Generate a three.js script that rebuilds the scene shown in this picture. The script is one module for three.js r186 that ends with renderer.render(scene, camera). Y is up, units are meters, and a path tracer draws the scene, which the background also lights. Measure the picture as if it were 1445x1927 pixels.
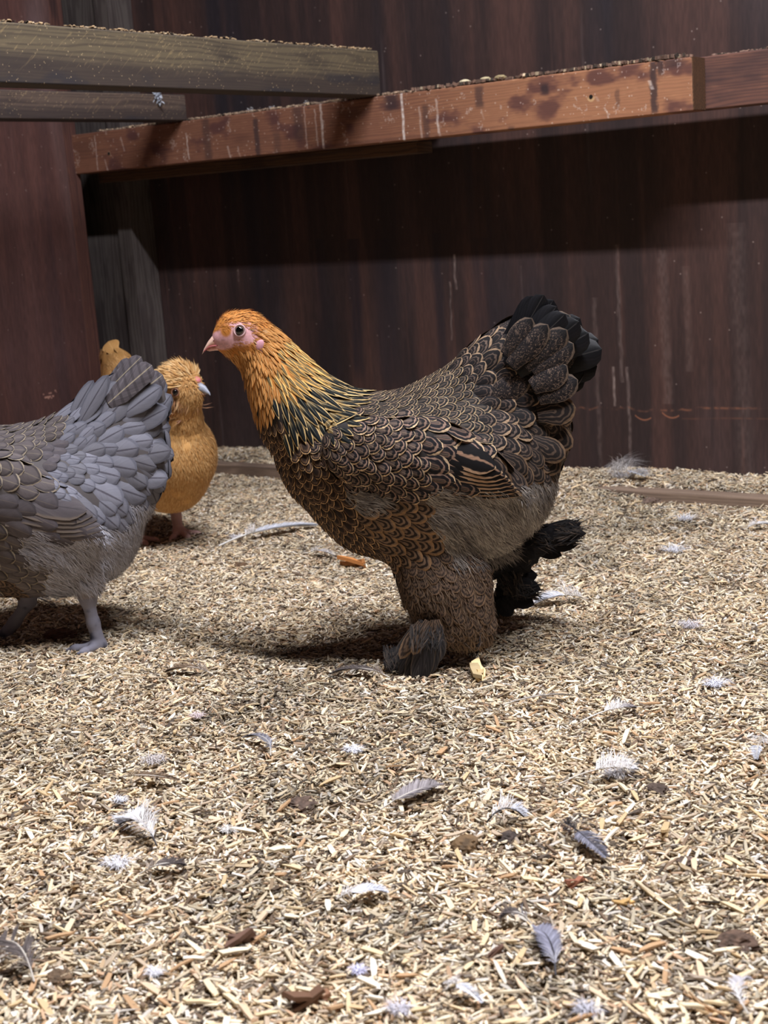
import * as THREE from 'three';
import { RoundedBoxGeometry } from 'three/addons/geometries/RoundedBoxGeometry.js';
import { mergeGeometries } from 'three/addons/utils/BufferGeometryUtils.js';
import { RectAreaLightUniformsLib } from 'three/addons/lights/RectAreaLightUniformsLib.js';

// ------------------------------------------------------------------ camera, light, exposure
const W = 1445, H = 1927, FOCAL = 2672;
const scene = new THREE.Scene();
scene.background = new THREE.Color(0x050404);
const camera = new THREE.PerspectiveCamera(2 * Math.atan(H / 2 / FOCAL) * 180 / Math.PI, W / H, 0.02, 20);
camera.position.set(0, 0.48, 0);
camera.rotation.order = 'YXZ';
camera.rotation.set(-0.21114, 0.63498, -0.07171);
camera.focus = 1.42;
camera.userData.fStop = 13;
camera.updateMatrixWorld(true);
const renderer = new THREE.WebGLRenderer({ antialias: true });
renderer.toneMapping = THREE.LinearToneMapping;
renderer.toneMappingExposure = 4.6;
renderer.shadowMap.enabled = true;
RectAreaLightUniformsLib.init();
// the strip light under the ceiling of the coop
const LAMP = { x: -0.22, y: 2.15, z: -0.86, len: 1.6, wid: 0.07, power: 56 };
const strip = new THREE.RectAreaLight(0xf6f7ff, LAMP.power, LAMP.len, LAMP.wid);
strip.position.set(LAMP.x, LAMP.y - 0.006, LAMP.z);
strip.rotation.set(-Math.PI / 2, 0, 0);
scene.add(strip);

// ------------------------------------------------------------------ helpers
function rng(seed) { let s = seed | 0; return () => { s = (s + 0x6d2b79f5) | 0; let t = Math.imul(s ^ (s >>> 15), 1 | s); t = (t + Math.imul(t ^ (t >>> 7), 61 | t)) ^ t; return ((t ^ (t >>> 14)) >>> 0) / 4294967296; }; }
const lerp = (a, b, t) => a + (b - a) * t, clamp = (x, a = 0, b = 1) => Math.min(b, Math.max(a, x));
const sstep = (a, b, x) => { const t = clamp((x - a) / (b - a)); return t * t * (3 - 2 * t); };
const h2 = (x, y) => { let n = Math.imul(x | 0, 374761393) + Math.imul(y | 0, 668265263) | 0; n = Math.imul(n ^ (n >>> 13), 1274126177); return ((n ^ (n >>> 16)) >>> 0) / 4294967296; };
function vn(x, y) { const xi = Math.floor(x), yi = Math.floor(y), fx = x - xi, fy = y - yi, u = fx * fx * (3 - 2 * fx), v = fy * fy * (3 - 2 * fy); return lerp(lerp(h2(xi, yi), h2(xi + 1, yi), u), lerp(h2(xi, yi + 1), h2(xi + 1, yi + 1), u), v); }
const fbm = (x, y, o = 4) => { let s = 0, a = 0.5; for (let i = 0; i < o; i++) { s += a * vn(x, y); x = x * 2.03 + 17.1; y = y * 2.03 + 5.7; a *= 0.5; } return s; };
const V = (x, y, z) => new THREE.Vector3(x, y, z);
const mix3 = (a, b, t) => [lerp(a[0], b[0], t), lerp(a[1], b[1], t), lerp(a[2], b[2], t)];
const lin = (c) => { const k = new THREE.Color().setRGB(c[0] / 255, c[1] / 255, c[2] / 255, THREE.SRGBColorSpace); return [k.r, k.g, k.b]; };
function tex(w, h, fn, repeat) {
  const d = new Uint8Array(w * h * 4);
  for (let y = 0; y < h; y++) for (let x = 0; x < w; x++) { const c = fn((x + 0.5) / w, (y + 0.5) / h), i = (y * w + x) * 4; d[i] = clamp(c[0], 0, 255); d[i + 1] = clamp(c[1], 0, 255); d[i + 2] = clamp(c[2], 0, 255); d[i + 3] = 255; }
  const t = new THREE.DataTexture(d, w, h);
  t.colorSpace = THREE.SRGBColorSpace; t.magFilter = THREE.LinearFilter; t.minFilter = THREE.LinearFilter;
  t.wrapS = t.wrapT = repeat ? THREE.RepeatWrapping : THREE.ClampToEdgeWrapping; t.needsUpdate = true;
  return t;
}
const std = (o) => new THREE.MeshStandardMaterial({ roughness: 0.8, side: THREE.DoubleSide, ...o });
const srgb = (r, g, b) => new THREE.Color().setRGB(r / 255, g / 255, b / 255, THREE.SRGBColorSpace);
const used = {};
const numbered = (n) => { const k = used[n] = (used[n] ?? -1) + 1; return k ? n + '_' + String(k).padStart(3, '0') : n; };
function shadows(o) { o.traverse((m) => { if (m.isMesh) { m.castShadow = true; m.receiveShadow = true; } }); return o; }
function tag(o, label, category, group) { o.userData.label = label; o.userData.category = category; if (group) o.userData.group = group; return o; }
function thing(name, label, category, pos, group) { const g = new THREE.Group(); g.name = numbered(name); if (pos) g.position.copy(pos); scene.add(g); return tag(g, label, category, group); }
function part(parent, name, geo, mat, kind) { const m = new THREE.Mesh(geo, mat); m.name = name; if (kind) m.userData.kind = kind; m.castShadow = m.receiveShadow = true; parent.add(m); return m; }
function struct(name, geo, mat, parent) { const m = new THREE.Mesh(geo, mat); m.name = name; if (!parent) m.userData.kind = 'structure'; m.castShadow = m.receiveShadow = true; (parent ?? scene).add(m); return m; }
// where a measured picture point lies on a plane of the place
function ray(px, py) { return V(px - W / 2, -(py - H / 2), -FOCAL).normalize().applyQuaternion(camera.quaternion); }
function on(axis, c, px, py) { const r = ray(px, py), t = (c - camera.position[axis]) / r[axis]; return camera.position.clone().addScaledVector(r, t); }
const inv = camera.matrixWorldInverse;
const _p = V();
function project(x, y, z) { _p.set(x, y, z).applyMatrix4(inv); return [W / 2 + FOCAL * _p.x / -_p.z, H / 2 - FOCAL * _p.y / -_p.z]; }
// box with uv in metres: u along the longest of the two face sides
function boxGeo(x0, x1, y0, y1, z0, z1, r = 0.002, off = [0, 0]) {
  const g = r ? new RoundedBoxGeometry(x1 - x0, y1 - y0, z1 - z0, 2, r) : new THREE.BoxGeometry(x1 - x0, y1 - y0, z1 - z0);
  g.translate((x0 + x1) / 2, (y0 + y1) / 2, (z0 + z1) / 2);
  const p = g.attributes.position, n = g.attributes.normal, uv = g.attributes.uv;
  for (let i = 0; i < p.count; i++) {
    const ax = Math.abs(n.getX(i)), ay = Math.abs(n.getY(i)), az = Math.abs(n.getZ(i));
    if (az >= ax && az >= ay) uv.setXY(i, p.getX(i) - off[0], p.getY(i) - off[1]);
    else if (ax >= ay) uv.setXY(i, p.getZ(i) - off[0], p.getY(i) - off[1]);
    else uv.setXY(i, p.getX(i) - off[0], p.getZ(i) - off[1]);
  }
  return g;
}
function scaledUV(g, su, sv) { const uv = g.attributes.uv; for (let i = 0; i < uv.count; i++) uv.setXY(i, uv.getX(i) * su, uv.getY(i) * sv); return g; }
function swapUV(g) { const uv = g.attributes.uv; for (let i = 0; i < uv.count; i++) uv.setXY(i, uv.getY(i), uv.getX(i)); return g; }

// ------------------------------------------------------------------ the room
const WALLZ = -2.15, LEFTX = -2.17;
// dark film-faced plywood, vertical wear; s = metres along the wall, t = height
function plyColor(s, t, red) {
  const st = fbm(s * 26, t * 1.3, 4), st2 = fbm(s * 90 + 40, t * 3.1, 3), bl = fbm(s * 5 + 9, t * 2.2 + 3, 4), fine = fbm(s * 420, t * 60, 2);
  let c = mix3([52, 38, 37], [80, 55, 49], sstep(0.3, 0.68, st));
  c = mix3(c, [106, 68, 56], sstep(0.55, 0.85, st2) * 0.45);
  c = mix3(c, [36, 33, 40], sstep(0.48, 0.7, fbm(s * 15 + 70, t * 0.8, 3)) * 0.85);
  c = mix3(c, [112, 100, 98], 0.5 * sstep(0.66, 0.85, fbm(s * 60 + 11, t * 1.6, 3)));
  c = mix3(c, [98, 84, 88], sstep(0.45, 0.8, bl) * 0.4);
  if (red) { c = mix3(c, [116, 74, 68], 0.5); c = mix3(c, [124, 108, 108], 0.35 * sstep(0.5, 0.75, fbm(s * 12 + 3, t * 1.2, 3))); }
  const k = 0.82 + 0.36 * fine;
  c = [c[0] * k, c[1] * k, c[2] * k];
  const sp = h2(Math.floor(s * 420), Math.floor(t * 420));
  if (sp > 0.9991) c = mix3(c, [190, 175, 165], 0.5);
  return c;
}
const drips = [[855, 478, 545, 4, 0.5], [846, 530, 640, 3, 0.35], [1154, 690, 765, 4, 0.65], [1180, 690, 895, 5, 0.4], [1118, 560, 900, 7, 0.2], [1245, 470, 760, 14, 0.18], [1290, 500, 700, 10, 0.15], [448, 505, 530, 3, 0.3], [980, 500, 640, 3, 0.15], [1385, 420, 900, 22, 0.14], [1160, 460, 720, 6, 0.3]]
  .map(([x, y0, y1, w, a]) => { const p = on('z', WALLZ, x, y0), q = on('z', WALLZ, x + (y1 - y0) * 0.04, y1); return [p.x, q.x, q.y, p.y, w * 0.00095, a]; });
const stains = [[665, 480, 700, 18, 0.6], [822, 470, 900, 12, 0.55], [720, 480, 720, 30, 0.35], [600, 480, 740, 14, 0.4], [905, 480, 880, 26, 0.3]]
  .map(([x, y0, y1, w, a]) => { const p = on('z', WALLZ, x, y0), q = on('z', WALLZ, x + (y1 - y0) * 0.05, y1); return [p.x, q.x, q.y, p.y, w * 0.00095, a]; });
const scrA = on('z', WALLZ, 1085, 765), scrB = on('z', WALLZ, 1445, 768), scrC = on('z', WALLZ, 1210, 790), scrD = on('z', WALLZ, 1262, 786);
const WX0 = -2.3, WX1 = 0.2, WY1 = 1.25;
const wallTex = tex(2048, 1024, (u, v) => {
  const x = lerp(WX0, WX1, u), y = v * WY1;
  let c = plyColor(x, y, false);
  for (const [xa, xb, y0, y1, w, a] of stains) if (y > y0 - 0.03 && y < y1 + 0.03) { const t = (y - y0) / (y1 - y0), d = Math.abs(x - lerp(xb, xa, t) - 0.004 * (vn(y * 30, xa * 9) - 0.5)); c = mix3(c, [30, 26, 36], a * sstep(w * 1.2, w * 0.3, d) * sstep(-0.03, 0.02, y - y0) * (0.6 + 0.5 * vn(y * 18, x * 200))); }
  for (const [xa, xb, y0, y1, w, a] of drips) if (y > y0 && y < y1) { const t = (y - y0) / (y1 - y0), d = Math.abs(x - lerp(xb, xa, t) - 0.003 * (vn(y * 60, xa * 7) - 0.5)); c = mix3(c, [196, 180, 170], a * sstep(w, w * 0.2, d) * (0.3 + 0.9 * vn(y * 140, x * 300))); }
  if (x > scrA.x - 0.03) {
    const base = lerp(scrA.y, scrB.y, clamp((x - scrA.x) / (scrB.x - scrA.x)));
    const wig = 0.006 * Math.max(0, vn(x * 60, 3) - 0.45) * 2 * sstep(-0.9, -1.0, x);
    const d = Math.abs(y - base + wig - 0.003 * (vn(x * 25, 8) - 0.5));
    c = mix3(c, [150, 96, 70], 0.7 * sstep(0.003, 0.0004, d) * sstep(0.3, 0.75, fbm(x * 160, y * 200, 2) + 0.12));
    const d2 = Math.abs(y - base + 0.018 + 0.002 * (vn(x * 18, 12) - 0.5));
    if (x > scrD.x + 0.02) c = mix3(c, [150, 92, 64], 0.4 * sstep(0.0022, 0.0004, d2) * vn(x * 120, 22));
    for (const q of [scrC, scrD]) { const dx = (x - q.x) / 0.015; if (Math.abs(dx) < 1) { const d3 = Math.abs(y - q.y - 0.006 * dx * dx + 0.002 * dx); c = mix3(c, [176, 112, 80], 0.8 * sstep(0.0022, 0.0004, d3)); } }
  }
  return c;
});
const leftTex = tex(1024, 1024, (u, v) => {
  const z = lerp(-2.05, -0.4, u), y = v * 1.25;
  let c = plyColor(z * 1.4 + 7, y * 1.1, true);
  c = mix3(c, [128, 112, 114], 0.5 * sstep(0.035, 0.0, Math.abs(z + 1.945 - 0.02 * (vn(y * 4, 1) - 0.5))) * sstep(0.2, 0.9, fbm(y * 6, 5, 3)) * 1.4);
  if (Math.abs(z + 1.865) < 0.02 && Math.abs(y - 0.165) < 0.008) c = mix3(c, [210, 160, 140], h2(Math.floor(z * 260), Math.floor(y * 300)) > 0.75 ? 0.8 : 0);
  return c;
});
const roomTex = tex(512, 512, (u, v) => plyColor(u * 2.5 + 31, v * 2.5, false), true);
const wallMat = std({ map: wallTex, roughness: 0.62 }), leftMat = std({ map: leftTex, roughness: 0.6 }), roomMat = std({ map: roomTex, roughness: 0.7 });
{
  const g = boxGeo(-2.30, 1.5, -0.1, 2.3, WALLZ - 0.04, WALLZ, 0, [WX0, 0]);
  struct('wall_back', scaledUV(g, 1 / (WX1 - WX0), 1 / WY1), wallMat);
  const l = boxGeo(LEFTX - 0.018, LEFTX, -0.1, 2.3, -1.978, 1.3, 0, [-2.05, 0]);
  const lw = struct('wall_left', scaledUV(l, 1 / 1.65, 1 / 1.25), leftMat);
  lw.userData.label = 'reddish brown plywood partition on the left';
  struct('wall_right', scaledUV(boxGeo(1.5, 1.54, -0.1, 2.3, WALLZ, 1.3, 0), 0.4, 0.4), roomMat);
  struct('wall_front', scaledUV(boxGeo(-2.3, 1.54, -0.1, 2.3, 1.3, 1.34, 0), 0.4, 0.4), roomMat);
  struct('wall_corner', scaledUV(boxGeo(-2.34, -2.30, -0.1, 2.3, WALLZ, 1.3, 0), 0.4, 0.4), roomMat);
  struct('ceiling', scaledUV(boxGeo(-2.34, 1.54, 2.3, 2.34, WALLZ - 0.04, 1.34, 0), 0.4, 0.4), roomMat);
}
// timber, grain along u
function timber(base, dark, light, seed, freq = 1) {
  return (s, t) => {
    const w = fbm(s * 6 + seed, t * 20, 3), g = 0.5 + 0.5 * Math.sin((t * 1500 * freq + w * 16 + fbm(s * 2 + seed, t * 60, 2) * 22));
    const f = fbm(s * 40 + seed, t * 900, 3), b = fbm(s * 9 + seed * 2, t * 30 + seed, 4);
    let c = mix3(base, dark, 0.55 * sstep(0.45, 0.95, g) * (0.4 + b));
    c = mix3(c, light, 0.5 * sstep(0.5, 0.8, f));
    c = mix3(c, dark, 0.6 * sstep(0.5, 0.75, b));
    return c;
  };
}
// stud and corner timbers of the setting
{
  const tm = timber([92, 58, 50], [44, 26, 26], [140, 92, 66], 3.3, 0.55), tg = timber([88, 80, 76], [50, 40, 40], [118, 108, 98], 8.1, 0.4);
  const studMat = std({ map: tex(512, 128, (u, v) => { const c = tm(u * 1.25, v * 0.08); return c; }, true), roughness: 0.75 });
  const greyMat = std({ map: tex(512, 128, (u, v) => tg(u * 1.25, v * 0.08), true), roughness: 0.8 });
  const up = (g) => scaledUV(swapUV(g), 1 / 1.25, 1 / 0.08);
  struct('trim_1', up(boxGeo(LEFTX - 0.05, LEFTX + 0.001, -0.05, 2.3, -2.012, -1.978, 0.0015)), studMat).userData.label = 'dark grained stud at the edge of the left partition';
  struct('trim_2', up(boxGeo(-2.30, -2.158, -0.05, 2.3, WALLZ, -2.092, 0.001)), greyMat).userData.label = 'greyish board in the corner recess';
  struct('trim_3', up(boxGeo(-2.158, -2.118, -0.05, 2.3, WALLZ, -2.085, 0.0015)), greyMat).userData.label = 'greyish batten beside the corner recess';
}
// kerb board half buried in the bedding along the wall
const kerbFn = timber([142, 120, 102], [84, 68, 58], [176, 154, 132], 5.5, 0.6);
const kerbMat = std({ map: tex(1024, 64, (u, v) => kerbFn(u * 2, v * 0.06), true), roughness: 0.85 });
struct('trim_4', scaledUV(boxGeo(-2.165, 0.6, -0.06, 0.021, -2.012, -1.984, 0.004), 0.5, 16), kerbMat).userData.label = 'greyed kerb board half buried along the back wall';

// ------------------------------------------------------------------ bedding
function groundH(x, z) {
  let h = 0.016 * (fbm(x * 5 + 3, z * 5 + 1, 3) - 0.44) + 0.006 * (fbm(x * 26, z * 26, 2) - 0.37);
  h += 0.014 * sstep(-1.99, -2.03, z) + 0.026 * Math.exp(-(((x + 1.16) / 0.16) ** 2 + ((z + 1.98) / 0.07) ** 2));
  h += 0.012 * sstep(-1.0, -1.15, x) * sstep(-2.04, -2.12, z) * 0;
  return h;
}
{
  const g = new THREE.PlaneGeometry(3.8, 3.44, 240, 220); g.rotateX(-Math.PI / 2); g.translate(-0.4, 0, -0.425);
  const p = g.attributes.position;
  for (let i = 0; i < p.count; i++) p.setY(i, groundH(p.getX(i), p.getZ(i)) - 0.004);
  g.computeVertexNormals();
  const uv = g.attributes.uv; for (let i = 0; i < p.count; i++) uv.setXY(i, p.getX(i) * 2, p.getZ(i) * 2);
  const t = tex(512, 512, (u, v) => { const a = vn(u * 160, v * 160), b = vn(u * 60 + 5, v * 60), c = mix3([120, 98, 72], [206, 182, 146], sstep(0.3, 0.8, a * 0.6 + b * 0.4)); return c; }, true);
  struct('floor', g, std({ map: t, roughness: 0.95 })).userData.label = 'compacted wood shaving litter under the loose chips';
}
const chipTones = [[238, 227, 200], [232, 216, 184], [243, 235, 216], [220, 198, 160], [228, 212, 180], [206, 184, 148], [234, 222, 194], [180, 156, 124], [212, 192, 166], [160, 148, 132], [126, 106, 86], [92, 80, 68], [246, 240, 228], [198, 166, 134], [226, 210, 182], [238, 228, 202]];
function pushChip(o, R, cx, cy, cz, L, w, th, yaw, tilt, col) {
  const q = new THREE.Quaternion().setFromEuler(new THREE.Euler(tilt, yaw, (R() - 0.5) * 0.9, 'YXZ'));
  const sk = (R() - 0.5) * L * 0.25, w1 = w * (0.35 + 0.65 * R()), w2 = w * (0.35 + 0.65 * R()), bow = (R() - 0.4) * L * 0.1;
  const secs = [[-L / 2, w1, sk, 0], [0, w, 0, bow], [L / 2, w2, -sk, 0]], pts = [];
  for (const [x, ww, s, up] of secs) pts.push([x - s, up - th / 2, -ww / 2], [x + s, up - th / 2, ww / 2], [x + s, up + th / 2, ww / 2], [x - s, up + th / 2, -ww / 2]);
  const P = pts.map((a) => V(...a).applyQuaternion(q).add(V(cx, cy, cz)));
  const quad = (a, b, c, d) => { for (const [i, j, k] of [[a, b, c], [a, c, d]]) { const A = P[i], B = P[j], C = P[k], n = B.clone().sub(A).cross(C.clone().sub(A)).normalize(); for (const Q of [A, B, C]) { o.p.push(Q.x, Q.y, Q.z); o.n.push(n.x, n.y, n.z); o.c.push(...col); } } };
  for (const k of [0, 4]) { quad(k + 3, k + 2, k + 6, k + 7); quad(k, k + 3, k + 7, k + 4); quad(k + 2, k + 1, k + 5, k + 6); }
  quad(0, 1, 2, 3); quad(9, 8, 11, 10);
}
function soup(o) { const g = new THREE.BufferGeometry(); g.setAttribute('position', new THREE.Float32BufferAttribute(o.p, 3)); g.setAttribute('normal', new THREE.Float32BufferAttribute(o.n, 3)); if (o.c.length) g.setAttribute('color', new THREE.Float32BufferAttribute(o.c, 3)); return g; }
const chipMat = std({ vertexColors: true, roughness: 0.82 });
{
  const bedding = new THREE.Group(); bedding.name = 'wood_chip_bedding'; bedding.userData.kind = 'stuff';
  tag(bedding, 'thick bed of pale wood chips and shavings covering the coop floor', 'bedding'); scene.add(bedding);
  const R = rng(11), VAR = 18, mats = Array.from({ length: VAR }, () => []), cols = Array.from({ length: VAR }, () => []);
  const geos = Array.from({ length: VAR }, () => {
    const o = { p: [], n: [], c: [] };
    for (let i = 0; i < 44; i++) {
      const a = R() * 6.283, r = 0.032 * Math.sqrt(R()), big = R() ** 2.4, L = lerp(0.0035, 0.0155, big), w = lerp(0.0008, 0.0031, R() * 0.55 + big * 0.45), k = 0.78 + 0.3 * R();
      pushChip(o, R, Math.cos(a) * r, 0.0005 + 0.005 * R(), Math.sin(a) * r, L, w, lerp(0.0004, 0.0013, R()), R() * 6.283, (R() - 0.5) * 0.9, lin(chipTones[Math.floor(R() * chipTones.length)].map((x) => x * k)));
    }
    return soup(o);
  });
  const place = (x, z) => {
    const k = Math.floor(R() * VAR), e = 0.02;
    const n = V(groundH(x - e, z) - groundH(x + e, z), 2 * e, groundH(x, z - e) - groundH(x, z + e)).normalize();
    const q = new THREE.Quaternion().setFromUnitVectors(V(0, 1, 0), n).multiply(new THREE.Quaternion().setFromAxisAngle(V(0, 1, 0), R() * 6.283));
    const s = 0.85 + 0.35 * R();
    mats[k].push(new THREE.Matrix4().compose(V(x, groundH(x, z) - 0.001, z), q, V(s, s, s)));
    const d = 0.55 * fbm(x * 7 + 31, z * 7, 3) + 0.45 * fbm(x * 21 + 3, z * 21, 3), tone = lerp(1.17, 0.64, sstep(0.43, 0.68, d)) * (0.88 + 0.2 * R());
    cols[k].push([tone, tone * 0.965, tone * lerp(0.955, 0.92, d)]);
  };
  const S = 0.0165;
  for (let x = LEFTX; x < 1.0; x += S) for (let z = WALLZ + 0.008; z < 0.9; z += S) {
    const [px, py] = project(x, 0, z), seen = py > 800 && py < 2250 && px > -220 && px < 1900 && z < -0.2;
    if (!seen && (Math.round(x / S) % 2 || Math.round(z / S) % 2)) continue;
    if (z < -1.982 && z > -2.014 && groundH(x, z) < 0.017) continue;
    place(x + (R() - 0.5) * S, Math.max(WALLZ + 0.012, z + (R() - 0.5) * S * 0.9));
  }
  const c = new THREE.Color();
  geos.forEach((g, k) => {
    const im = new THREE.InstancedMesh(g, chipMat, mats[k].length); im.name = 'chip_layer'; im.userData.kind = 'stuff';
    mats[k].forEach((m, i) => { im.setMatrixAt(i, m); im.setColorAt(i, c.setRGB(...cols[k][i])); });
    im.castShadow = im.receiveShadow = true; bedding.add(im);
  });
}

// ------------------------------------------------------------------ implicit bodies
// prim: [ax, ay, az, bx, by, bz, ra, rb, la, lb] tapered capsule, lateral (z) size multiplied by l
function makeSDF(prims, k) {
  const n = prims.length;
  return (x, y, z) => {
    let d = 1e3;
    for (let i = 0; i < n; i++) {
      const p = prims[i], bx = p[3] - p[0], by = p[4] - p[1], bz = p[5] - p[2], l2 = bx * bx + by * by + bz * bz;
      const qx = x - p[0], qy = y - p[1], qz = z - p[2];
      let h = l2 > 1e-12 ? (qx * bx + qy * by + qz * bz) / l2 : 0; h = h < 0 ? 0 : h > 1 ? 1 : h;
      const L = p[8] + (p[9] - p[8]) * h, dx = qx - bx * h, dy = qy - by * h, dz = (qz - bz * h) / L;
      const e = Math.sqrt(dx * dx + dy * dy + dz * dz) - (p[6] + (p[7] - p[6]) * h);
      const kk = p[10] ?? k, m = Math.max(kk - Math.abs(d - e), 0) / kk;
      d = Math.min(d, e) - m * m * kk * 0.25;
    }
    return d;
  };
}
function grad(f, x, y, z, e = 0.0008) { return V(f(x + e, y, z) - f(x - e, y, z), f(x, y + e, z) - f(x, y - e, z), f(x, y, z + e) - f(x, y, z - e)).normalize(); }
function toSurface(f, P, n = 4) { for (let i = 0; i < n; i++) { const e = 0.0015, gx = (f(P.x + e, P.y, P.z) - f(P.x - e, P.y, P.z)) / (2 * e), gy = (f(P.x, P.y + e, P.z) - f(P.x, P.y - e, P.z)) / (2 * e), gz = (f(P.x, P.y, P.z + e) - f(P.x, P.y, P.z - e)) / (2 * e), q = gx * gx + gy * gy + gz * gz, v = f(P.x, P.y, P.z); if (q < 1e-6) break; const k = clamp(v / q, -0.006, 0.006); P.x -= gx * k; P.y -= gy * k; P.z -= gz * k; } return P; }
// naive surface nets
function surfaceNets(f, lo, hi, h, keep) {
  const nx = Math.ceil((hi[0] - lo[0]) / h) + 1, ny = Math.ceil((hi[1] - lo[1]) / h) + 1, nz = Math.ceil((hi[2] - lo[2]) / h) + 1;
  const val = new Float32Array(nx * ny * nz), id = (i, j, k) => i + nx * (j + ny * k);
  for (let k = 0; k < nz; k++) for (let j = 0; j < ny; j++) for (let i = 0; i < nx; i++) val[id(i, j, k)] = f(lo[0] + i * h, lo[1] + j * h, lo[2] + k * h);
  const vid = new Int32Array(nx * ny * nz).fill(-1), P = [];
  for (let k = 0; k < nz - 1; k++) for (let j = 0; j < ny - 1; j++) for (let i = 0; i < nx - 1; i++) {
    const c = []; let m = 0;
    for (let q = 0; q < 8; q++) { const v = val[id(i + (q & 1), j + (q >> 1 & 1), k + (q >> 2))]; c.push(v); if (v < 0) m |= 1 << q; }
    if (m === 0 || m === 255) continue;
    let sx = 0, sy = 0, sz = 0, n = 0;
    for (let a = 0; a < 8; a++) for (const b of [1, 2, 4]) { if (a & b) continue; const va = c[a], vb = c[a | b]; if ((va < 0) === (vb < 0)) continue; const t = va / (va - vb); sx += (a & 1) + (b === 1 ? t : 0); sy += (a >> 1 & 1) + (b === 2 ? t : 0); sz += (a >> 2) + (b === 4 ? t : 0); n++; }
    vid[id(i, j, k)] = P.length / 3; P.push(lo[0] + (i + sx / n) * h, lo[1] + (j + sy / n) * h, lo[2] + (k + sz / n) * h);
  }
  const I = [], quad = (a, b, c, d, flip) => { if (a < 0 || b < 0 || c < 0 || d < 0) return; if (flip) I.push(a, c, b, a, d, c); else I.push(a, b, c, a, c, d); };
  for (let k = 1; k < nz - 1; k++) for (let j = 1; j < ny - 1; j++) for (let i = 1; i < nx - 1; i++) {
    const v = val[id(i, j, k)] < 0;
    if (v !== val[id(i + 1, j, k)] < 0) quad(vid[id(i, j - 1, k - 1)], vid[id(i, j, k - 1)], vid[id(i, j, k)], vid[id(i, j - 1, k)], !v);
    if (v !== val[id(i, j + 1, k)] < 0) quad(vid[id(i - 1, j, k - 1)], vid[id(i - 1, j, k)], vid[id(i, j, k)], vid[id(i, j, k - 1)], !v);
    if (v !== val[id(i, j, k + 1)] < 0) quad(vid[id(i - 1, j - 1, k)], vid[id(i, j - 1, k)], vid[id(i, j, k)], vid[id(i - 1, j, k)], !v);
  }
  let idx = I;
  if (keep) { idx = []; for (let t = 0; t < I.length; t += 3) { let x = 0, y = 0, z = 0; for (let q = 0; q < 3; q++) { x += P[I[t + q] * 3] / 3; y += P[I[t + q] * 3 + 1] / 3; z += P[I[t + q] * 3 + 2] / 3; } if (keep(x, y, z)) idx.push(I[t], I[t + 1], I[t + 2]); } }
  return { P, I: idx };
}
function bodyGeometry(f, lo, hi, cell, fine, colorAt) {
  const inBox = (b, x, y, z) => x > b[0] && x < b[3] && y > b[1] && y < b[4] && z > b[2] && z < b[5];
  const sets = [surfaceNets(f, lo, hi, cell, (x, y, z) => !fine.some((b) => inBox(b, x, y, z)))];
  for (const b of fine) { const h = b[6], pad = 2 * h; sets.push(surfaceNets(f, [b[0] - pad, b[1] - pad, b[2] - pad], [b[3] + pad, b[4] + pad, b[5] + pad], h, (x, y, z) => inBox([b[0] - cell * 0.6, b[1] - cell * 0.6, b[2] - cell * 0.6, b[3] + cell * 0.6, b[4] + cell * 0.6, b[5] + cell * 0.6], x, y, z))); }
  const P = [], N = [], C = [], I = [];
  for (const s of sets) {
    const map = new Map();
    for (const i of s.I) {
      if (!map.has(i)) { map.set(i, P.length / 3); const x = s.P[i * 3], y = s.P[i * 3 + 1], z = s.P[i * 3 + 2], n = grad(f, x, y, z); P.push(x, y, z); N.push(n.x, n.y, n.z); C.push(...colorAt(x, y, z, n)); }
      I.push(map.get(i));
    }
  }
  for (let t = 0; t < I.length; t += 3) {   // wind outwards
    const [i, j, k] = [I[t] * 3, I[t + 1] * 3, I[t + 2] * 3], ux = P[j] - P[i], uy = P[j + 1] - P[i + 1], uz = P[j + 2] - P[i + 2], vx = P[k] - P[i], vy = P[k + 1] - P[i + 1], vz = P[k + 2] - P[i + 2];
    if ((uy * vz - uz * vy) * N[i] + (uz * vx - ux * vz) * N[i + 1] + (ux * vy - uy * vx) * N[i + 2] < 0) { const q = I[t + 1]; I[t + 1] = I[t + 2]; I[t + 2] = q; }
  }
  const g = new THREE.BufferGeometry();
  g.setAttribute('position', new THREE.Float32BufferAttribute(P, 3)); g.setAttribute('normal', new THREE.Float32BufferAttribute(N, 3)); g.setAttribute('color', new THREE.Float32BufferAttribute(C, 3)); g.setIndex(I);
  return g;
}
function sampler(g, R) {
  const p = g.attributes.position.array, I = g.index.array, cum = new Float64Array(I.length / 3); let s = 0;
  const a = V(), b = V(), c = V();
  for (let t = 0; t < cum.length; t++) { a.fromArray(p, I[t * 3] * 3); b.fromArray(p, I[t * 3 + 1] * 3).sub(a); c.fromArray(p, I[t * 3 + 2] * 3).sub(a); s += b.cross(c).length(); cum[t] = s; }
  return () => {
    const r = R() * s; let l = 0, h = cum.length - 1; while (l < h) { const m = (l + h) >> 1; if (cum[m] < r) l = m + 1; else h = m; }
    let u = R(), v = R(); if (u + v > 1) { u = 1 - u; v = 1 - v; }
    a.fromArray(p, I[l * 3] * 3); b.fromArray(p, I[l * 3 + 1] * 3).sub(a); c.fromArray(p, I[l * 3 + 2] * 3).sub(a);
    return V(a.x + b.x * u + c.x * v, a.y + b.y * u + c.y * v, a.z + b.z * u + c.z * v);
  };
}

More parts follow.
